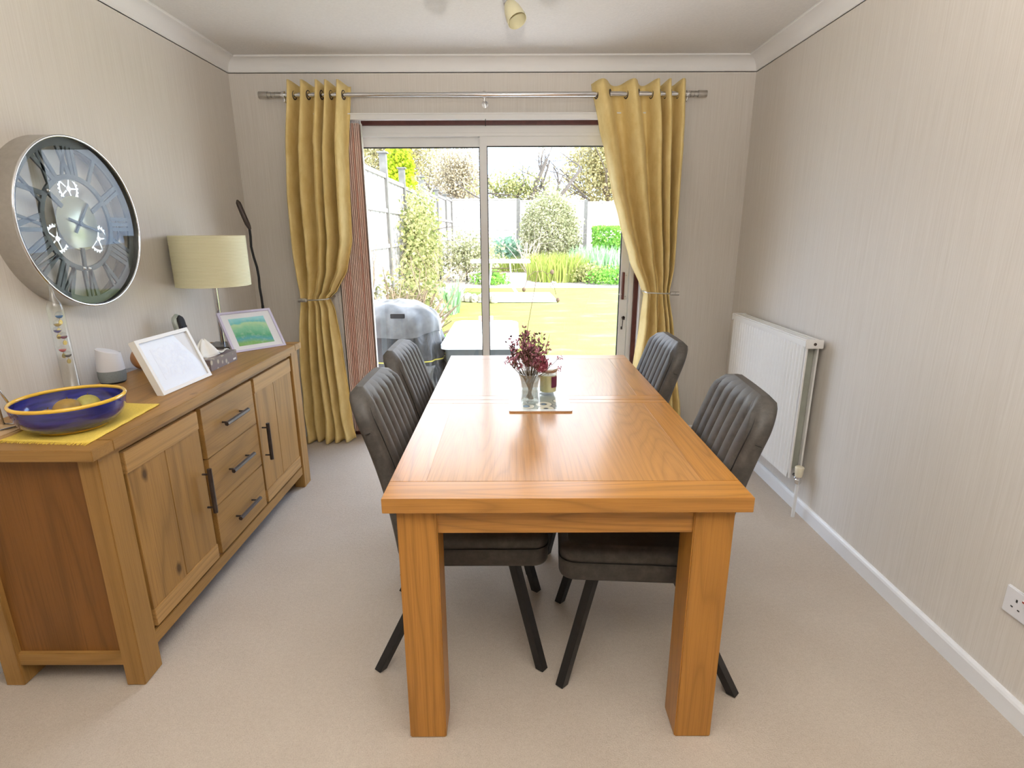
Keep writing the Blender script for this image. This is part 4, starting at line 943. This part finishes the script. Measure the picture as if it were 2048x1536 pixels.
# small gilt trinket behind the tissue box
tr = thing('trinket_box', 'small gilt trinket behind the tissue box, at the corner of the lilac frame', 'trinket', (-1.405, 2.66, SZ))
m = MB(); m.lathe([(0, 0), (.016, 0), (.022, .012), (.020, .022), (0, .022)], (-1.405, 2.66, SZ), n=20); obj('dish', m, 'brass', tr, smooth=50)
m = MB(); m.ball((-1.405, 2.66, SZ+.028), .007, 10, 8); obj('knob', m, 'chrome', tr, smooth=True)
# wire stand at the near end
ws = thing('wire_stand', 'chrome wire stand on a pale wooden base at the near end of the sideboard', 'stand', (-1.53, 1.56, SZ))
m = MB(); m.box(-1.585, -1.478, 1.475, 1.612, SZ, SZ+.014, .004); obj('base', m, 'pine_wood', ws)
m = MB(); zt_ = SZ+.014
m.tube([(-1.490, 1.600, zt_), (-1.520, 1.575, SZ+.135), (-1.522, 1.570, SZ+.150), (-1.526, 1.560, SZ+.156), (-1.530, 1.550, SZ+.150), (-1.545, 1.500, zt_)], .0032, 8); m.tube([(-1.490, 1.600, zt_+.003), (-1.545, 1.500, zt_+.003)], .0028, 8)
m.tube([(-1.560, 1.606, zt_), (-1.535, 1.575, SZ+.135), (-1.526, 1.560, SZ+.156)], .0030, 8); m.tube([(-1.560, 1.606, zt_+.003), (-1.490, 1.600, zt_+.003)], .0028, 8); obj('wire_frame', m, 'chrome', ws, smooth=True)
m = MB(); m.tube([(-1.535, 1.555, SZ+.125), (-1.545, 1.545, SZ+.03)], [.006, .009], 10); obj('hanging_rod', m, 'pink_plastic', ws, smooth=True, label='pink hanging piece')

# ================================================================== WALL CLOCK
CY, CZ, CR = 2.185, 1.435, .308
ck = thing('wall_clock', 'large round chrome wall clock with open Roman numerals and visible gears', 'clock', (XL, CY, CZ))
cp_ = lambda r, a, x: (x, CY+r*sin(a), CZ+r*cos(a))      # a clockwise from 12
def ringx(mb, r0, r1, x0, x1, n=96, mi=None):
    rows = [[cp_(r, 2*pi*k/n, x) for k in range(n)] for r, x in ((r0, x0), (r1, x0), (r1, x1), (r0, x1), (r0, x0))]; mb.grid(rows, closed=True, mi=mi)
m = MB(); ringx(m, CR-.003, CR, XL, XL+.086); ringx(m, CR-.012, CR-.002, XL, XL+.004); obj('case', m, 'brushed_steel', ck, smooth=40)
m = MB(); m.tube([cp_(CR-.003, 2*pi*k/96, XL+.088) for k in range(96)], .0048, 10, closed=True); obj('bezel', m, 'chrome', ck, smooth=True)
m = MB(); m.add([cp_(CR-.004, 2*pi*k/96, XL+.080) for k in range(96)], [tuple(range(96))]); obj('glass', m, 'clock_glass', ck)
dial = MB(); x0, x1 = XL+.060, XL+.068; RI, RO = .176, .272
ringx(dial, RO, CR-.006, x0, x1); ringx(dial, RI-.018, RI, x0, x1)
dl = obj('dial_rings', dial, 'clock_iron', ck, smooth=40)
def bar2(mb, a, r0, t0, r1, t1, w):
    # bar between (r0, tangential t0) and (r1, t1) in the frame of angle a
    e = Vector((0, sin(a), cos(a))); t = Vector((0, cos(a), -sin(a))); c = Vector((0, CY, CZ))
    mb.beam(c+e*r0+t*t0+Vector((x0+.005, 0, 0)), c+e*r1+t*t1+Vector((x0+.005, 0, 0)), w, .007, up=(1, 0, 0))
ROM = {1: 'I', 2: 'II', 3: 'III', 4: 'IIII', 5: 'V', 6: 'VI', 7: 'VII', 8: 'VIII', 9: 'IX', 10: 'X', 11: 'XI', 12: 'XII'}
for hnum, s in ROM.items():
    a = hnum*pi/6; m = MB(); wd = {'I': .020, 'V': .044, 'X': .044}; tot = sum(wd[c] for c in s); t = -tot/2
    for c in s:
        w = wd[c]; q = t+w/2; ri, ro = RI-.004, RO+.004
        # numerals read from the centre outwards: their feet stand on the inner ring
        if c == 'I': bar2(m, a, ri, q, ro, q, .0145)
        elif c == 'V': bar2(m, a, ri, q, ro, q-w*.36, .017); bar2(m, a, ri, q, ro, q+w*.36, .010)
        else: bar2(m, a, ri, q+w*.36, ro, q-w*.36, .017); bar2(m, a, ri, q-w*.36, ro, q+w*.36, .010)
        t += w
    obj('numeral', m, 'clock_iron', ck)
def gear(cy, cz, r, teeth, x, mat='chrome', spokes=5):
    m = MB(); n = teeth*4; out_ = []
    for k in range(n):
        a = 2*pi*k/n; rr = r+(.006 if k % 4 in (1, 2) else 0); out_.append((rr, a))
    rows = [[(xx, cy+(rr+d)*sin(a), cz+(rr+d)*cos(a)) for rr, a in [(q[0] if d == 0 else r, q[1]) for q in out_]] for xx, d in ((x, -.006), (x, 0), (x+.004, 0), (x+.004, -.006), (x, -.006))]
    m.grid(rows, closed=True)
    for k in range(spokes): a = 2*pi*k/spokes+.3; m.beam((x+.002, cy, cz), (x+.002, cy+(r-.004)*sin(a), cz+(r-.004)*cos(a)), .005, .003, up=(1, 0, 0))
    m.lathe([(0, 0), (.010, 0), (.010, .006), (0, .006)], (x, cy, cz), axis='x', n=16); return m
for (gy_, gz_, gr, tn) in ((CY-.007, CZ+.125, .044, 22), (CY-.108, CZ-.054, .047, 24), (CY+.098, CZ-.057, .049, 24)):
    obj('gear', gear(gy_, gz_, gr, tn, XL+.052), 'gear_silver', ck)
m = MB(); m.lathe([(0, .0), (.098, 0), (.100, .003), (.096, .006), (0, .008)], (XL+.058, CY, CZ), axis='x', n=56); obj('centre_disc', m, 'clock_disc', ck, smooth=40, label='brass coloured centre disc')
m = MB()
for a in (radians(-48), radians(185), radians(60)): bar2(m, a, .09, 0, RI-.01, 0, .016)
obj('dial_strut', m, 'clock_iron', ck)
for a, r in ((radians(-48), .166), (radians(180), .166), (radians(189), .166)):
    m = MB(); c = cp_(r, a, XL+.070); m.ball(c, .007, 14, 10); obj('stud', m, 'chrome', ck, smooth=True)
for nm, a, r1, r0, w in (('minute_hand', radians(108), .104, -.058, .008), ('hour_hand', radians(39), .095, -.042, .010)):
    m = MB(); e = Vector((0, sin(a), cos(a))); c = Vector((XL+(.073 if nm[0] == 'm' else .069), CY, CZ)); m.beam(c+e*r0, c+e*r1, w, .002, up=(1, 0, 0)); m.lathe([(0, 0), (.009, 0), (.009, .004), (0, .004)], c, axis='x', n=16); obj(nm, m, 'clock_iron', ck)

# ================================================================== GOOSENECK LAMP (floor standing in the corner)
gl_ = thing('reading_lamp', 'slim black gooseneck floor lamp with a flat bar head in the left corner', 'lamp', (-1.525, 3.40, 0))
m = MB(); m.lathe([(0, 0), (.11, 0), (.112, .006), (.10, .016), (.02, .022), (0, .022)], (-1.525, 3.40, 0), n=36); obj('base', m, 'black_metal', gl_, smooth=40)
m = MB(); m.tube([(-1.525, 3.40, .02), (-1.527, 3.40, .97)], .0085, 12); obj('pole', m, 'black_metal', gl_, smooth=True)
m = MB(); m.tube([(-1.527, 3.40, .965), (-1.528, 3.40, 1.02), (-1.532, 3.40, 1.08), (-1.529, 3.40, 1.14), (-1.533, 3.40, 1.20), (-1.545, 3.40, 1.26), (-1.553, 3.40, 1.32), (-1.549, 3.40, 1.38), (-1.550, 3.40, 1.43)], .0072, 12); obj('flexible_neck', m, 'rubber_black', gl_, smooth=True)
m = MB(); a = Vector((-1.547, 3.40, 1.420)); b = Vector((-1.598, 3.395, 1.585)); pts = []; rad = []
for k in range(12): t = k/11; pts.append(a.lerp(b, t)+Vector((0, -.004*sin(pi*t), 0))); rad.append(.0145*min(1, .55+t*3)*sqrt(max(.08, 1-max(0, (t-.85)/.15)**2)))
m.tube(pts, rad, 16); obj('lamp_head', m, 'dark_metal', gl_, smooth=50)

# ================================================================== GARDEN
def gz(y): return -.12 if y < 6 else -.12+.058*(y-6)
def ground(name, x0, x1, y0, y1, dz, mat, nx=12, ny=40, kind='structure'):
    m = MB(); rows = [[(x0+(x1-x0)*i/nx, y0+(y1-y0)*j/ny, gz(y0+(y1-y0)*j/ny)+dz) for i in range(nx+1)] for j in range(ny+1)]; m.grid(rows); o = obj(name, m, mat, smooth=True); o['kind'] = kind; return o
ground('lawn', -9, 14, 6.2, 12.1, 0, 'lawn_grass')
ground('soil', -9, 14, 12.1, 26, -.01, 'soil_gravel')
m = MB(); m.box(-9, 14, D+.28, 6.3, -.3, -.125); struct('patio', m, 'paving_stone')
m = MB(); rows = [[(x, y, gz(y)+.012) for x in (-4, -1.35+.0*y, -1.05)] for y in [4.2+k*.5 for k in range(24)]]; m.grid(rows); tag(obj('flower_bed', m, 'soil_gravel'), 'strip of earth running along the left boundary fence', 'flower bed'); bpy.data.objects['flower_bed']['kind'] = 'structure'
m = MB(); rows = [[(x, y, gz(y)+.014) for x in (-.62, .2, .78+.09*(11.4-y))] for y in (10.3, 10.7, 11.1, 11.42)]; m.grid(rows); ps = obj('paving', m, 'wet_stone'); ps['kind'] = 'structure'
# left fence: boards between tall concrete posts
XF = -1.70; post_y = [6.05, 7.87, 9.16, 11.1, 13.22, 14.9, 16.3]; ptop = [2.52, 2.43, 2.37, 2.42, 2.34, 2.34, 2.34]
for i, (y, zt_) in enumerate(zip(post_y, ptop)):
    pt = thing('fence_post', 'square weathered timber post with a flat cap in the left boundary fence', 'fence post', (XF, y, gz(y)), 'capped posts of the left fence')
    m = MB(); m.box(XF-.045, XF+.045, y-.045, y+.045, gz(y), zt_-.02); obj('post_shaft', m, 'concrete_post', pt); m = MB(); m.box(XF-.065, XF+.065, y-.065, y+.065, zt_-.02, zt_); obj('cap', m, 'concrete_post', pt)
for i in range(len(post_y)-1):
    ya, yb = post_y[i]+.05, post_y[i+1]-.05; zt_ = (2.15, 2.12, 2.10, 2.18, 2.24, 2.28)[i]; n = max(8, int((yb-ya)/.115))
    fp = thing('board_fence', 'vertical board panel of the left boundary fence', 'fence panel', (XF, (ya+yb)/2, gz(ya)), 'vertical board fence panels on the left')
    m = MB()
    for k in range(n): a = ya+(yb-ya)*k/n; m.box(XF-.012+.006*(k % 2), XF+.006+.006*(k % 2), a+.004, a+(yb-ya)/n-.003, gz(ya)+.05, zt_-.02)
    obj('boards', m, 'fence_board', fp); m = MB(); m.box(XF-.03, XF+.035, ya, yb, zt_-.05, zt_); m.box(XF+.004, XF+.035, ya, yb, 1.66, 1.71); m.box(XF+.004, XF+.035, ya, yb, 1.20, 1.25); m.box(XF+.004, XF+.035, ya, yb, .70, .75); obj('rails', m, 'fence_board', fp)
# back fence: lap panels
FY = 16.5; bxs = [-3.75, -1.82, .20, 2.12, 4.0, 5.9]
for i, x in enumerate(bxs):
    m = MB(); zt_ = 2.36-.022*(x+1.8); m.box(x-.05, x+.05, FY-.06, FY+.04, gz(FY), zt_); tag(obj('fence_post', m, 'concrete_post', origin=(x, FY, gz(FY))), 'plain upright post between lap panels of the far fence', 'fence post', 'posts of the far fence')
for i in range(len(bxs)-1):
    xa, xb = bxs[i]+.05, bxs[i+1]-.05; zt_ = 2.315-.022*(xa+1.8); g = gz(FY)
    fp = thing('lap_fence', 'horizontal overlap panel of the fence at the end of the garden', 'fence panel', ((xa+xb)/2, FY, g), 'overlap fence panels at the far end'); m = MB(); n = 15
    for k in range(n):
        z0 = g+.04+(zt_-g-.08)*k/n; z1 = g+.04+(zt_-g-.08)*(k+1.25)/n; m.add([(xa, FY-.022, z0), (xb, FY-.022, z0), (xb, FY-.004, min(z1, zt_)), (xa, FY-.004, min(z1, zt_)), (xa, FY-.008, z0), (xb, FY-.008, z0)], [(0, 1, 2, 3), (0, 4, 5, 1)])
    obj('lap_boards', m, 'fence_lap', fp); m = MB()
    for k in range(5): x = xa+(xb-xa)*k/4; m.box(x-.022, x+.022, FY-.050, FY-.015, g+.02, zt_)
    m.box(xa, xb, FY-.055, FY+.015, zt_-.03, zt_); m.box(xa, xb, FY-.05, FY-.01, g, g+.05); obj('battens', m, 'fence_lap', fp)

def leaves(mb, c, rad, n, size, rng, shell=.55, asp=1.6, mi=None, box=False, zmin=None):
    c = Vector(c)
    for _ in range(n):
        if box: p = Vector([max(-1, min(1, rng.uniform(-1.0, 1.0)*1.0)) for _ in range(3)]); ax_ = rng.randrange(3); p[ax_] = math.copysign(rng.uniform(.8, 1), p[ax_])
        else:
            p = Vector((rng.gauss(0, 1), rng.gauss(0, 1), rng.gauss(0, 1))).normalized()*(shell+(1-shell)*rng.random())*(1+.10*rng.gauss(0, 1))
        q = c+Vector((p.x*rad[0], p.y*rad[1], p.z*rad[2]))
        if zmin is not None and q.z < zmin: continue
        d = Vector((rng.gauss(0, 1), rng.gauss(0, 1), rng.gauss(0, 1)+.3)).normalized(); s = size*rng.uniform(.6, 1.3); w = d.orthogonal().normalized()
        w = (w*cos(1.0*rng.random()*6)+d.cross(w)*sin(rng.random()*6)).normalized()*s*.5/asp*1.4
        mb.add([q-d*s*.5, q+w, q+d*s*.5, q-w], [(0, 1, 2, 3)], mi)
def branch(mb, a, d, L, r, depth, rng, spread=.6, grav=0, mi=None, nseg=4, kids=3):
    pts = [a]; p = Vector(a); d = Vector(d).normalized(); rs = [r]
    for k in range(nseg):
        d = (d+Vector((rng.gauss(0, 1), rng.gauss(0, 1), rng.gauss(0, 1)))*.16+Vector((0, 0, grav))).normalized(); p = p+d*L/nseg; pts.append(p.copy()); rs.append(r*(1-.5*(k+1)/nseg))
    mb.tube(pts, rs, 5 if r > .01 else 4, cap=False, mi=mi)
    if depth > 0:
        for k in range(kids):
            i = rng.randint(1, nseg); dd = (d+Vector((rng.gauss(0, 1), rng.gauss(0, 1), rng.gauss(0, 1)))*spread).normalized(); branch(mb, pts[i], dd, L*rng.uniform(.5, .8), rs[i]*.6, depth-1, rng, spread, grav, mi, nseg, kids)
def plant(name, label, cat, base, group=None): return thing(name, label, cat, base, group)
R1 = random.Random(21)
# round variegated bush in the middle
b = plant('round_bush', 'tall rounded cream-green clipped bush in front of the far fence', 'bush', (1.02, 15.0, gz(15)))
m = MB(); leaves(m, (1.02, 15.0, 1.32), (.76, .7, 1.02), 17000, .055, R1, .78); obj('foliage', m, 'leaf_olive', b); m = MB(); branch(m, (1.02, 15, gz(15)), (0, 0, 1), 1.0, .05, 2, R1, .6); obj('stem', m, 'bark_grey', b)
# clipped square hedge
b = plant('clipped_shrub', 'bright green square-clipped shrub beside the irises', 'shrub', (2.62, 14.8, gz(14.8)))
m = MB(); leaves(m, (2.66, 14.8, 1.04), (.52, .45, .50), 4200, .07, R1, box=True); leaves(m, (2.66, 14.8, 1.0), (.5, .42, .45), 1500, .07, R1, .2); obj('foliage', m, 'leaf_green', b); m = MB(); branch(m, (2.66, 14.8, gz(14.8)), (0, 0, 1), .5, .04, 1, R1); obj('stem', m, 'bark_grey', b)
# grass-like clumps
def clump(label, c, r, h, n, mat, rng, w=.012, lean=.5, name='grass_clump', cat='plant', group=None):
    b = plant(name, label, cat, (c[0], c[1], gz(c[1])), group); m = MB()
    for _ in range(n):
        a = rng.uniform(0, 2*pi); q = rng.random()**.5; x, y = c[0]+q*r[0]*cos(a), c[1]+q*r[1]*sin(a); z = gz(y); hh = h*rng.uniform(.6, 1.1); aa = rng.uniform(0, 2*pi); l = lean*rng.random()*hh
        dx, dy = cos(aa)*l, sin(aa)*l; wx_, wy_ = -sin(aa)*w, cos(aa)*w
        if rng.random() < .5: wx_, wy_ = w, 0
        m.add([(x-wx_, y-wy_, z), (x+wx_, y+wy_, z), (x+dx*.4+wx_*.8, y+dy*.4+wy_*.8, z+hh*.65), (x+dx, y+dy, z+hh), (x+dx*.4-wx_*.8, y+dy*.4-wy_*.8, z+hh*.65)], [(0, 1, 2, 4), (4, 2, 3)])
    obj('blades', m, mat, b); return b
clump('yellow-green grassy clump right of the white garden table, in front of the round bush', (1.08, 13.3), (.72, .5), .62, 900, 'blade_yellow', R1)
clump('blue-green iris leaves in front of the square-clipped shrub', (2.15, 13.7), (.75, .5), .72, 620, 'blade_green', R1, .020, .30, 'iris_clump')
clump('low yellow flowering clump behind the white garden table', (-.10, 15.0), (.75, .3), .38, 500, 'blade_yellow', R1)
clump('long strap leaves arching at the foot of the climber by the left fence', (-1.02, 9.4), (.14, .2), .55, 60, 'blade_green', R1, .020, 1.0, 'iris_clump')
def bush(name, label, c, rad, n, s, mat, shell=.4, cat='shrub', stem_='bark_grey'):
    b = plant(name, label, cat, (c[0], c[1], gz(c[1]))); m = MB(); leaves(m, c, rad, n, s, R1, shell, zmin=gz(c[1])); obj('foliage', m, mat, b)
    m = MB(); branch(m, (c[0], c[1], gz(c[1])), (0, 0, 1), rad[2]*1.1, .03, 2, R1); obj('stem', m, stem_, b); return b
bush('leafy_shrub', 'blue-green leafy shrub against the far fence, left of the round bush', (-.10, 15.6, .95), (.52, .4, .34), 900, .10, 'leaf_glaucous')
bush('low_shrub', 'mixed low green plants at the foot of the iris leaves, lawn edge', (2.35, 12.6, .42), (.75, .35, .26), 1300, .06, 'leaf_green')
bush('low_shrub', 'low variegated plants between the grassy clump and the iris', (1.75, 12.9, .48), (.5, .35, .25), 900, .06, 'leaf_climber')
bush('feathery_shrub', 'soft feathery grey-green shrub spreading before the far fence on the left', (-1.02, 13.0, .86), (.95, .6, .66), 3600, .06, 'leaf_olive', .2)
bush('low_shrub', 'small green plants at the bed edge below the garden table', (-.45, 12.7, .35), (.45, .3, .26), 700, .07, 'leaf_green', .3)
bush('climbing_shrub', 'tall yellow-green climber covering the left fence', (-1.46, 9.3, 1.10), (.30, 1.35, 1.05), 7500, .055, 'leaf_climber', .3)
bush('conifer', 'bright lime conifer rising above the left fence posts', (-2.95, 15.5, 2.75), (.45, .45, 1.15), 3800, .10, 'leaf_lime', .45, 'tree', 'bark_grey')
bush('golden_shrub', 'golden shrub against the left fence beside the conifer', (-3.65, 14.6, 2.55), (.7, .5, .32), 1200, .09, 'leaf_lime', .3)
# forked bare shrub
b = plant('bare_shrub', 'pale bare twiggy shrub fanning out left of the round bush', 'shrub', (.42, 14.0, gz(14))); m = MB()
for k in range(16): a = R1.uniform(0, 2*pi); branch(m, (.42, 14.0, gz(14)), (.33*cos(a), .3*sin(a), 1), .85, .013, 1, R1, .35, 0, None, 4, 2)
obj('twigs', m, 'bark_pale', b)
# tangled bare rose by the left fence
b = plant('rose_bush', 'tangled shrub of bare arching stems with yellow-green leaves near the barbecue', 'shrub', (-1.30, 6.6, gz(6.6))); m = MB()
for k in range(26):
    a = R1.uniform(0, 2*pi); branch(m, (-1.28+R1.uniform(-.12, .12), 6.5+R1.uniform(-.15, .15), gz(6.6)), (.55*cos(a), .45*sin(a), 1.15), .88, .024, 3, R1, .85, 0, None, 4, 2)
obj('branches', m, 'twig_tan', b); m = MB(); leaves(m, (-1.28, 6.85, .50), (.52, .45, .60), 1500, .055, R1, .2, zmin=gz(6.6)); obj('foliage', m, 'leaf_climber', b)
bush('low_shrub', 'green ground plants beside the deck box at the edge of the lawn', (-1.02, 6.7, .02), (.24, .5, .24), 900, .05, 'leaf_green', .2)
# trees beyond the fence
def tree(name, label, c, rad, n, s, mat, h0, group=None, bare=0, shell=.25, mt='bark_grey', leavesn=True):
    b = plant(name, label, 'tree', (c[0], c[1], gz(17)), group); m = MB()
    branch(m, (c[0], c[1], gz(17)), (0, 0, 1), h0, .13, 0, R1); 
    for k in range(7): a = R1.uniform(0, 2*pi); branch(m, (c[0], c[1], gz(17)+h0*R1.uniform(.5, 1)), (cos(a), sin(a), .8), rad[2]*1.0, .055, 3 if bare else 2, R1, .7)
    obj('trunk', m, mt, b)
    if leavesn: m = MB(); leaves(m, c, rad, n, s, R1, shell); obj('crown', m, mat, b)
tree('garden_tree', 'pale budding tree beyond the fence behind the conifer, left of the door bar', (-5.1, 25.2, 4.5), (3.1, 1.4, 2.9), 24000, .10, 'leaf_pale', 2.2)
tree('garden_tree', 'cream blossoming tree beyond the fence in the middle of the left pane', (-2.05, 22.6, 3.35), (1.15, .8, 1.55), 9000, .08, 'leaf_blossom', 1.6)
tree('garden_tree', 'dense pale green tree beyond the fence against the tied-back curtain', (3.5, 21.0, 3.9), (1.75, 1.2, 2.3), 20000, .09, 'leaf_pale', 2.2)
b = plant('apple_tree', 'old apple tree with dark twisted bare boughs beyond the far fence', 'tree', (.55, 18.6, gz(18))); m = MB()
for (d, L, r, st) in (((.5, 0, 1), 2.3, .11, (.25, 18.6, 1.6)), ((-.6, .2, 1), 1.9, .09, (.1, 18.7, 1.6)), ((1.3, 0, .55), 2.4, .12, (.6, 18.5, 1.8)), ((-1.2, 0, .7), 1.8, .09, (-.2, 18.6, 1.9)), ((.9, .2, 1.1), 2.2, .09, (.9, 18.6, 1.8)), ((.1, 0, 1), 1.5, .06, (-.75, 18.6, 2.0))):
    branch(m, st, d, L, r, 3, R1, .85, 0, None, 5, 3)
m.tube([(.3, 18.6, gz(17)), (.25, 18.6, 1.2), (.3, 18.6, 1.9)], [.2, .17, .12], 8); obj('boughs', m, 'bark_grey', b)
m = MB(); leaves(m, (.1, 19.0, 2.75), (1.7, .7, .65), 3800, .075, R1, .1); obj('foliage', m, 'leaf_climber', b)

# garden table with round stone top on iron legs
gtb = thing('garden_table', 'weathered white garden table on curved iron legs standing on the paving', 'table', (-.25, 11.0, gz(11)))
g0 = gz(11); m = MB(); m.box(-.78, .36, 10.72, 11.30, g0+.66, g0+.71, .008); obj('table_top', m, 'wet_stone', gtb)
for sx in (-1, 1):
    for sy in (-1, 1):
        m = MB(); x, y = -.21+sx*.18, 11.0+sy*.2; m.tube([(x, y, g0+.66), (x+sx*.02, y, g0+.42), (x+sx*.06, y+sy*.02, g0+.18), (x+sx*.18, y+sy*.05, g0+.01)], .016, 8); obj('leg', m, 'iron_white', gtb, smooth=True)
m = MB(); m.tube([(-.39, 10.8, g0+.50), (.0, 10.8, g0+.50)], .009, 6); m.tube([(-.39, 10.8, g0+.56), (.0, 10.8, g0+.56)], .009, 6); obj('cross_bar', m, 'rust_iron', gtb)
# rock edging
for k in range(9):
    x = -1.32+k*.125; y = 10.55-.03*k+R1.uniform(-.05, .05); m = MB(); r = R1.uniform(.07, .11); m.ball((x, y, gz(y)+.07), r, 9, 6, (1.1, .8, R1.uniform(.8, 1.3)))
    m.v = [tuple(Vector(v)+Vector((R1.uniform(-1, 1), R1.uniform(-1, 1), R1.uniform(-1, 1)))*.010) for v in m.v]; tag(obj('edging_rock', m, 'rock_stone', origin=(x, y, gz(y))), 'rough edging rock in the row at the left end of the garden paving', 'rock', 'edging rocks beside the paving')
# garden spinner
gs = thing('garden_ornament', 'thin rusty metal rod ornament with curled arms and flower heads on the lawn', 'garden ornament', (.15, 7.2, gz(7.2)))
g0 = gz(7.2); Y = 7.2
m = MB(); m.tube([(.17, Y, g0), (.335, Y, .91)], .005, 6); obj('rod', m, 'rust_iron', gs)
for arm, end in (([(.335, Y, .91), (.30, Y, .915), (.22, Y, .85), (.185, Y, .76), (.165, Y, .70)], (.160, Y, .685)), ([(.335, Y, .91), (.40, Y, .92), (.46, Y, .88), (.50, Y, .90)], (.52, Y, .905)), ([(.46, Y, .88), (.50, Y, .80), (.55, Y, .72), (.575, Y, .62)], (.60, Y, .55))):
    m = MB(); m.tube(arm, .004, 6); o_ = obj('arm', m, 'rust_iron', gs, smooth=True); m = MB(); m.ball(end, .032, 12, 8, (.8, .5, 1)); sub('flower_head', m, 'rust_iron', o_, gs['_o'], smooth=True)
m = MB()
for k in range(7): a = 2*pi*k/7; m.ball((.54+.035*cos(a), Y, .74+.035*sin(a)), .018, 8, 6, (1, .4, 1))
obj('metal_flower', m, 'brushed_steel', gs, smooth=True)

# deck storage box
kb = thing('deck_box', 'dark green plastic garden storage box with a pale flat lid behind the table', 'storage box', (-.30, 5.35, -.125))
zl = .43; m = MB()
rows = [[(x, y, z) for x, y in rrect(x0, x1, y0_, y1_, .06, 4)] for (x0, x1, y0_, y1_, z) in ((-.56, -.00, 4.86, 6.0, -.125), (-.60, .04, 4.80, 6.06, zl))]
m.grid(rows, closed=True); m.add(rows[1], [tuple(range(len(rows[1])))]); m.add(rows[0], [tuple(range(len(rows[0])))]); obj('tub', m, 'deck_box_green', kb, smooth=40)
m = MB(); rows = [[(x, y, z) for x, y in rrect(-.63+i, .07-i, 4.76+i, 6.10-i, .07, 5)] for (i, z) in ((0, zl-.025), (0, zl+.010), (.012, zl+.022), (.05, zl+.035))]
m.grid(rows, closed=True); m.add(rows[-1], [tuple(range(len(rows[-1])))]); obj('lid', m, 'deck_box_lid', kb, smooth=40)
m = MB(); m.box(-.36, -.20, 5.95, 6.05, zl+.032, zl+.085, .004); tag(obj('brick', m, 'brick_red', origin=(-.28, 6.0, zl+.03)), 'single pinkish brick resting on the back of the pale box lid', 'brick')
# covered barbecue
bq = thing('covered_barbecue', 'barbecue wrapped in a black plastic cover tied with cord outside the glass', 'barbecue', (-1.15, 4.95, -.125))
m = MB(); rows = []; NA = 96
for j in range(30):
    t = j/29; z = -.105+.905*t
    w = .46*(1-.10*t)+.05*sin(pi*min(1, t*1.4)); d = .34*(1-.06*t)
    if t > .78: k = (t-.78)/.22; s = sqrt(max(.0, 1-k**2.2)); w *= .25+.75*s; d *= .25+.75*s
    if .36 < t < .46: w *= .96; d *= .95
    row = []
    for i in range(NA):
        a = 2*pi*i/NA; ca, sa = cos(a), sin(a); p = 3.2; rr = (abs(ca)**p+abs(sa)**p)**(-1/p)
        wr = 1+.030*sin(9*a+7*t+sin(5*t))*(.4+t)+.022*sin(17*a-9*t)+(.03*sin(5*a+t*3) if t < .4 else 0)
        row.append((-1.10+w*rr*ca*wr, 5.02+d*rr*sa*wr, z+.012*sin(5*a+3)*(t > .7)))
    rows.append(row)
m.grid(rows, closed=True); m.add(rows[-1], [tuple(range(NA))]); obj('cover', m, 'black_tarpaulin', bq, smooth=True)
m = MB(); top_ = []
for j in range(21, 30): top_.append([(-1.10+(x+1.10)*1.02, 5.02+(y-5.02)*1.02, z+.006-(.05*(.5+.5*sin(4*2*pi*i/NA+1)) if j == 21 else 0)) for i, (x, y, z) in enumerate(rows[j])])
m.grid(top_, closed=True); m.add(top_[-1], [tuple(range(NA))]); obj('top_sheet', m, 'clear_plastic_sheet', bq, smooth=True, label='shiny silvery top sheet')
m = MB(); pts = []
for i in range(NA): a = 2*pi*i/NA; q = rows[13][i]; pts.append((-1.10+(q[0]+1.10)*1.01, 5.02+(q[1]-5.02)*1.01, q[2]))
m.tube(pts, .006, 6, closed=True); obj('tie_cord', m, 'rope_yellow', bq, label='yellow tie cord')
m = MB(); rows2 = [[(-.77+.10*u+.02*sin(8*v+3*u), 4.68-.02*sin(5*u+6*v), .28-.40*v) for u in (0, .25, .5, .75, 1)] for v in [k/12 for k in range(13)]]; m.grid(rows2); obj('loose_sheet', m, 'clear_plastic_sheet', bq, smooth=True, solid=.002)
m = MB(); m.box(-1.02, -.90, 4.63, 4.66, .70, .74, .004); obj('cover_handle', m, 'black_metal', bq)
tp = thing('plant_pot', 'terracotta pot tucked between the covered barbecue and the table', 'plant pot', (-.68, 4.65, -.125))
m = MB(); m.lathe([(0, 0), (.07, 0), (.10, .16), (.11, .16), (.11, .20), (.095, .20), (.09, .16), (0, .15)], (-.62, 4.75, -.125), n=28); obj('pot', m, 'terracotta', tp, smooth=40)
m = MB(); leaves(m, (-.66, 4.45, .0), (.10, .10, .12), 400, .04, R1, .1); tag(obj('weeds', m, 'leaf_green', origin=(-.66, 4.45, -.12)), 'small tuft of green weeds on the patio beside the barbecue', 'plant')
for o in list(bpy.data.objects):
    if '_o' in o: del o['_o']
print('objects', len(bpy.data.objects))
